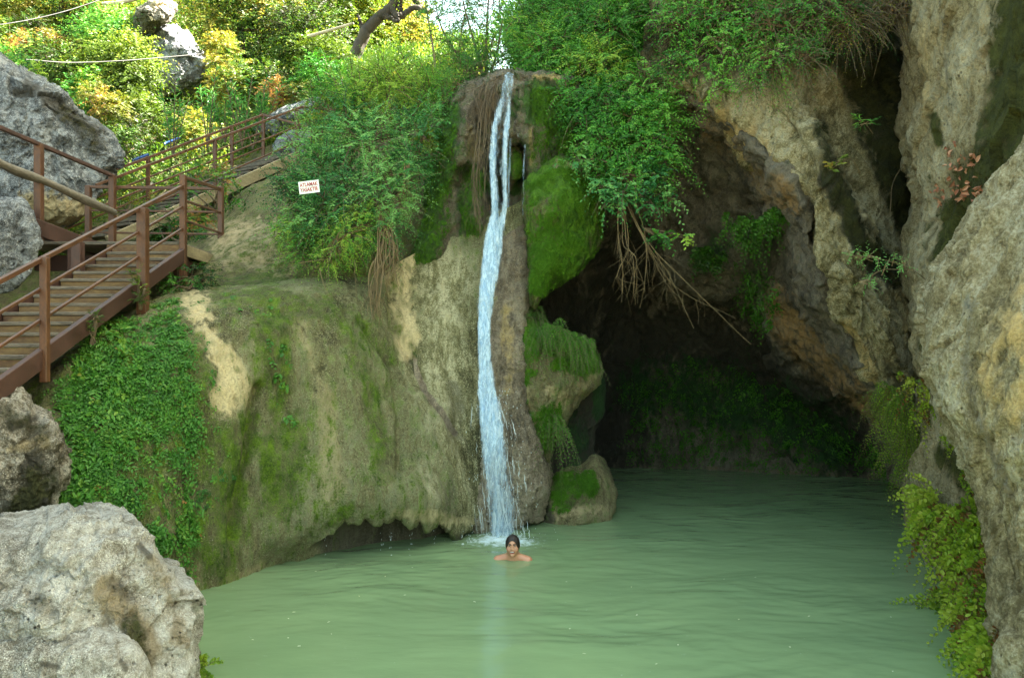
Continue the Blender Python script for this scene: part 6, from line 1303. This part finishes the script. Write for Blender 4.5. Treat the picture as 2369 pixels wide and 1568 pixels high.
# ---- moss tufts: the fuzzy coat is a part of its rock
M['leaf_moss'] = leaf_mat('moss_tuft', [(0, (.03, .09, .004)), (.5, (.075, .20, .008)), (.85, (.14, .30, .015)), (1, (.32, .30, .12))], .3, .8)
def moss(rock, n, seed, keep, L=.022, K=5, tint=.5):
    G_ = BLOBS[rock.name] ; SURF['_m'] = (G_, grid_normals(G_, True)); lv = Leaves()
    cover('_m', keep, n, np.random.default_rng(seed), K, L, L * .45, L * 2.2, tint, lv, thin=lambda q: 1.15 * smooth(fbm(q * 3, 2) + .8 * fbm(q * 9, 3), -.15, .4) - .15)
    lv.build('moss', M['leaf_moss'], rock)
moss(lobe, 7000, 151, [(1225, 430), (1290, 372), (1350, 385), (1385, 480), (1370, 560), (1300, 640), (1236, 690), (1226, 560)])
moss(head, 2600, 152, [(1195, 760), (1290, 760), (1385, 830), (1330, 870), (1250, 850), (1200, 900)])
moss(head, 900, 154, [(1210, 930), (1300, 920), (1300, 1000), (1250, 1050)], tint=.4)
moss(foot, 1600, 153, [(1290, 1090), (1370, 1080), (1390, 1130), (1300, 1180), (1270, 1150)], tint=.4)
def moss_on(surfname, poly, n, seed, owner, L=.022, tint=.5):
    lv = Leaves(); cover(surfname, poly, n, np.random.default_rng(seed), 5, L, L * .45, L * 2.4, tint, lv, thin=lambda q: smooth(fbm(q * 3.5, 3), -.3, .2))
    lv.build('moss', M['leaf_moss'], owner)
moss_on('waterfall_cliff', [(1228, 195), (1330, 195), (1330, 400), (1235, 440)], 3000, 155, bt, tint=.42)
moss_on('waterfall_cliff', [(1060, 250), (1055, 380), (1040, 520), (980, 640), (930, 640), (980, 450), (1010, 300)], 2600, 156, bt, tint=.5)
moss_on('waterfall_cliff', [(1075, 390), (1120, 390), (1115, 560), (1075, 540)], 700, 157, bt, tint=.4)
# ---------------------------------------------------------------- light, sky, camera
w = bpy.data.worlds.new('World'); S.world = w; w.use_nodes = True
wn = w.node_tree; bg = wn.nodes['Background']
SUN_EL, SUN_AZ = R(46), R(80)     # azimuth clockwise from +Y
sky = wn.nodes.new('ShaderNodeTexSky'); sky.sky_type = 'NISHITA'; sky.sun_disc = False
sky.sun_elevation = SUN_EL; sky.sun_rotation = SUN_AZ; sky.dust_density = 2.5; sky.ozone_density = .6; sky.air_density = 1.0
warm = wn.nodes.new('ShaderNodeMix'); warm.data_type = 'RGBA'; warm.blend_type = 'MULTIPLY'; warm.inputs[0].default_value = 1
warm.inputs[7].default_value = (1.07, 1.04, .70, 1); wn.links.new(sky.outputs[0], warm.inputs[6]); wn.links.new(warm.outputs[2], bg.inputs[0]); bg.inputs[1].default_value = .08
sd = bpy.data.lights.new('sun', 'SUN'); sd.energy = 5.0; sd.angle = R(.5); sd.color = (1, .93, .80)
so_ = bpy.data.objects.new('sun', sd); COL.objects.link(so_)
dirv = Vector((math.sin(SUN_AZ) * math.cos(SUN_EL), math.cos(SUN_AZ) * math.cos(SUN_EL), math.sin(SUN_EL)))
so_.rotation_euler = (-dirv).to_track_quat('-Z', 'Y').to_euler(); so_.location = (10, 10, 30)
cd = bpy.data.cameras.new('camera'); cam = bpy.data.objects.new('camera', cd); COL.objects.link(cam)
cam.location = (0, 0, CAMZ); cam.rotation_euler = (R(90), 0, 0); cd.sensor_width = 36; cd.lens = 36 * F / PW; cd.clip_end = 2000; cd.clip_start = .05
S.camera = cam
S.view_settings.view_transform = 'Standard'; S.view_settings.look = 'None'; S.view_settings.exposure = EXPOSURE; S.view_settings.gamma = 1
S.cycles.max_bounces = 8; S.cycles.diffuse_bounces = 4; S.cycles.transparent_max_bounces = 16
S.cycles.use_denoising = True
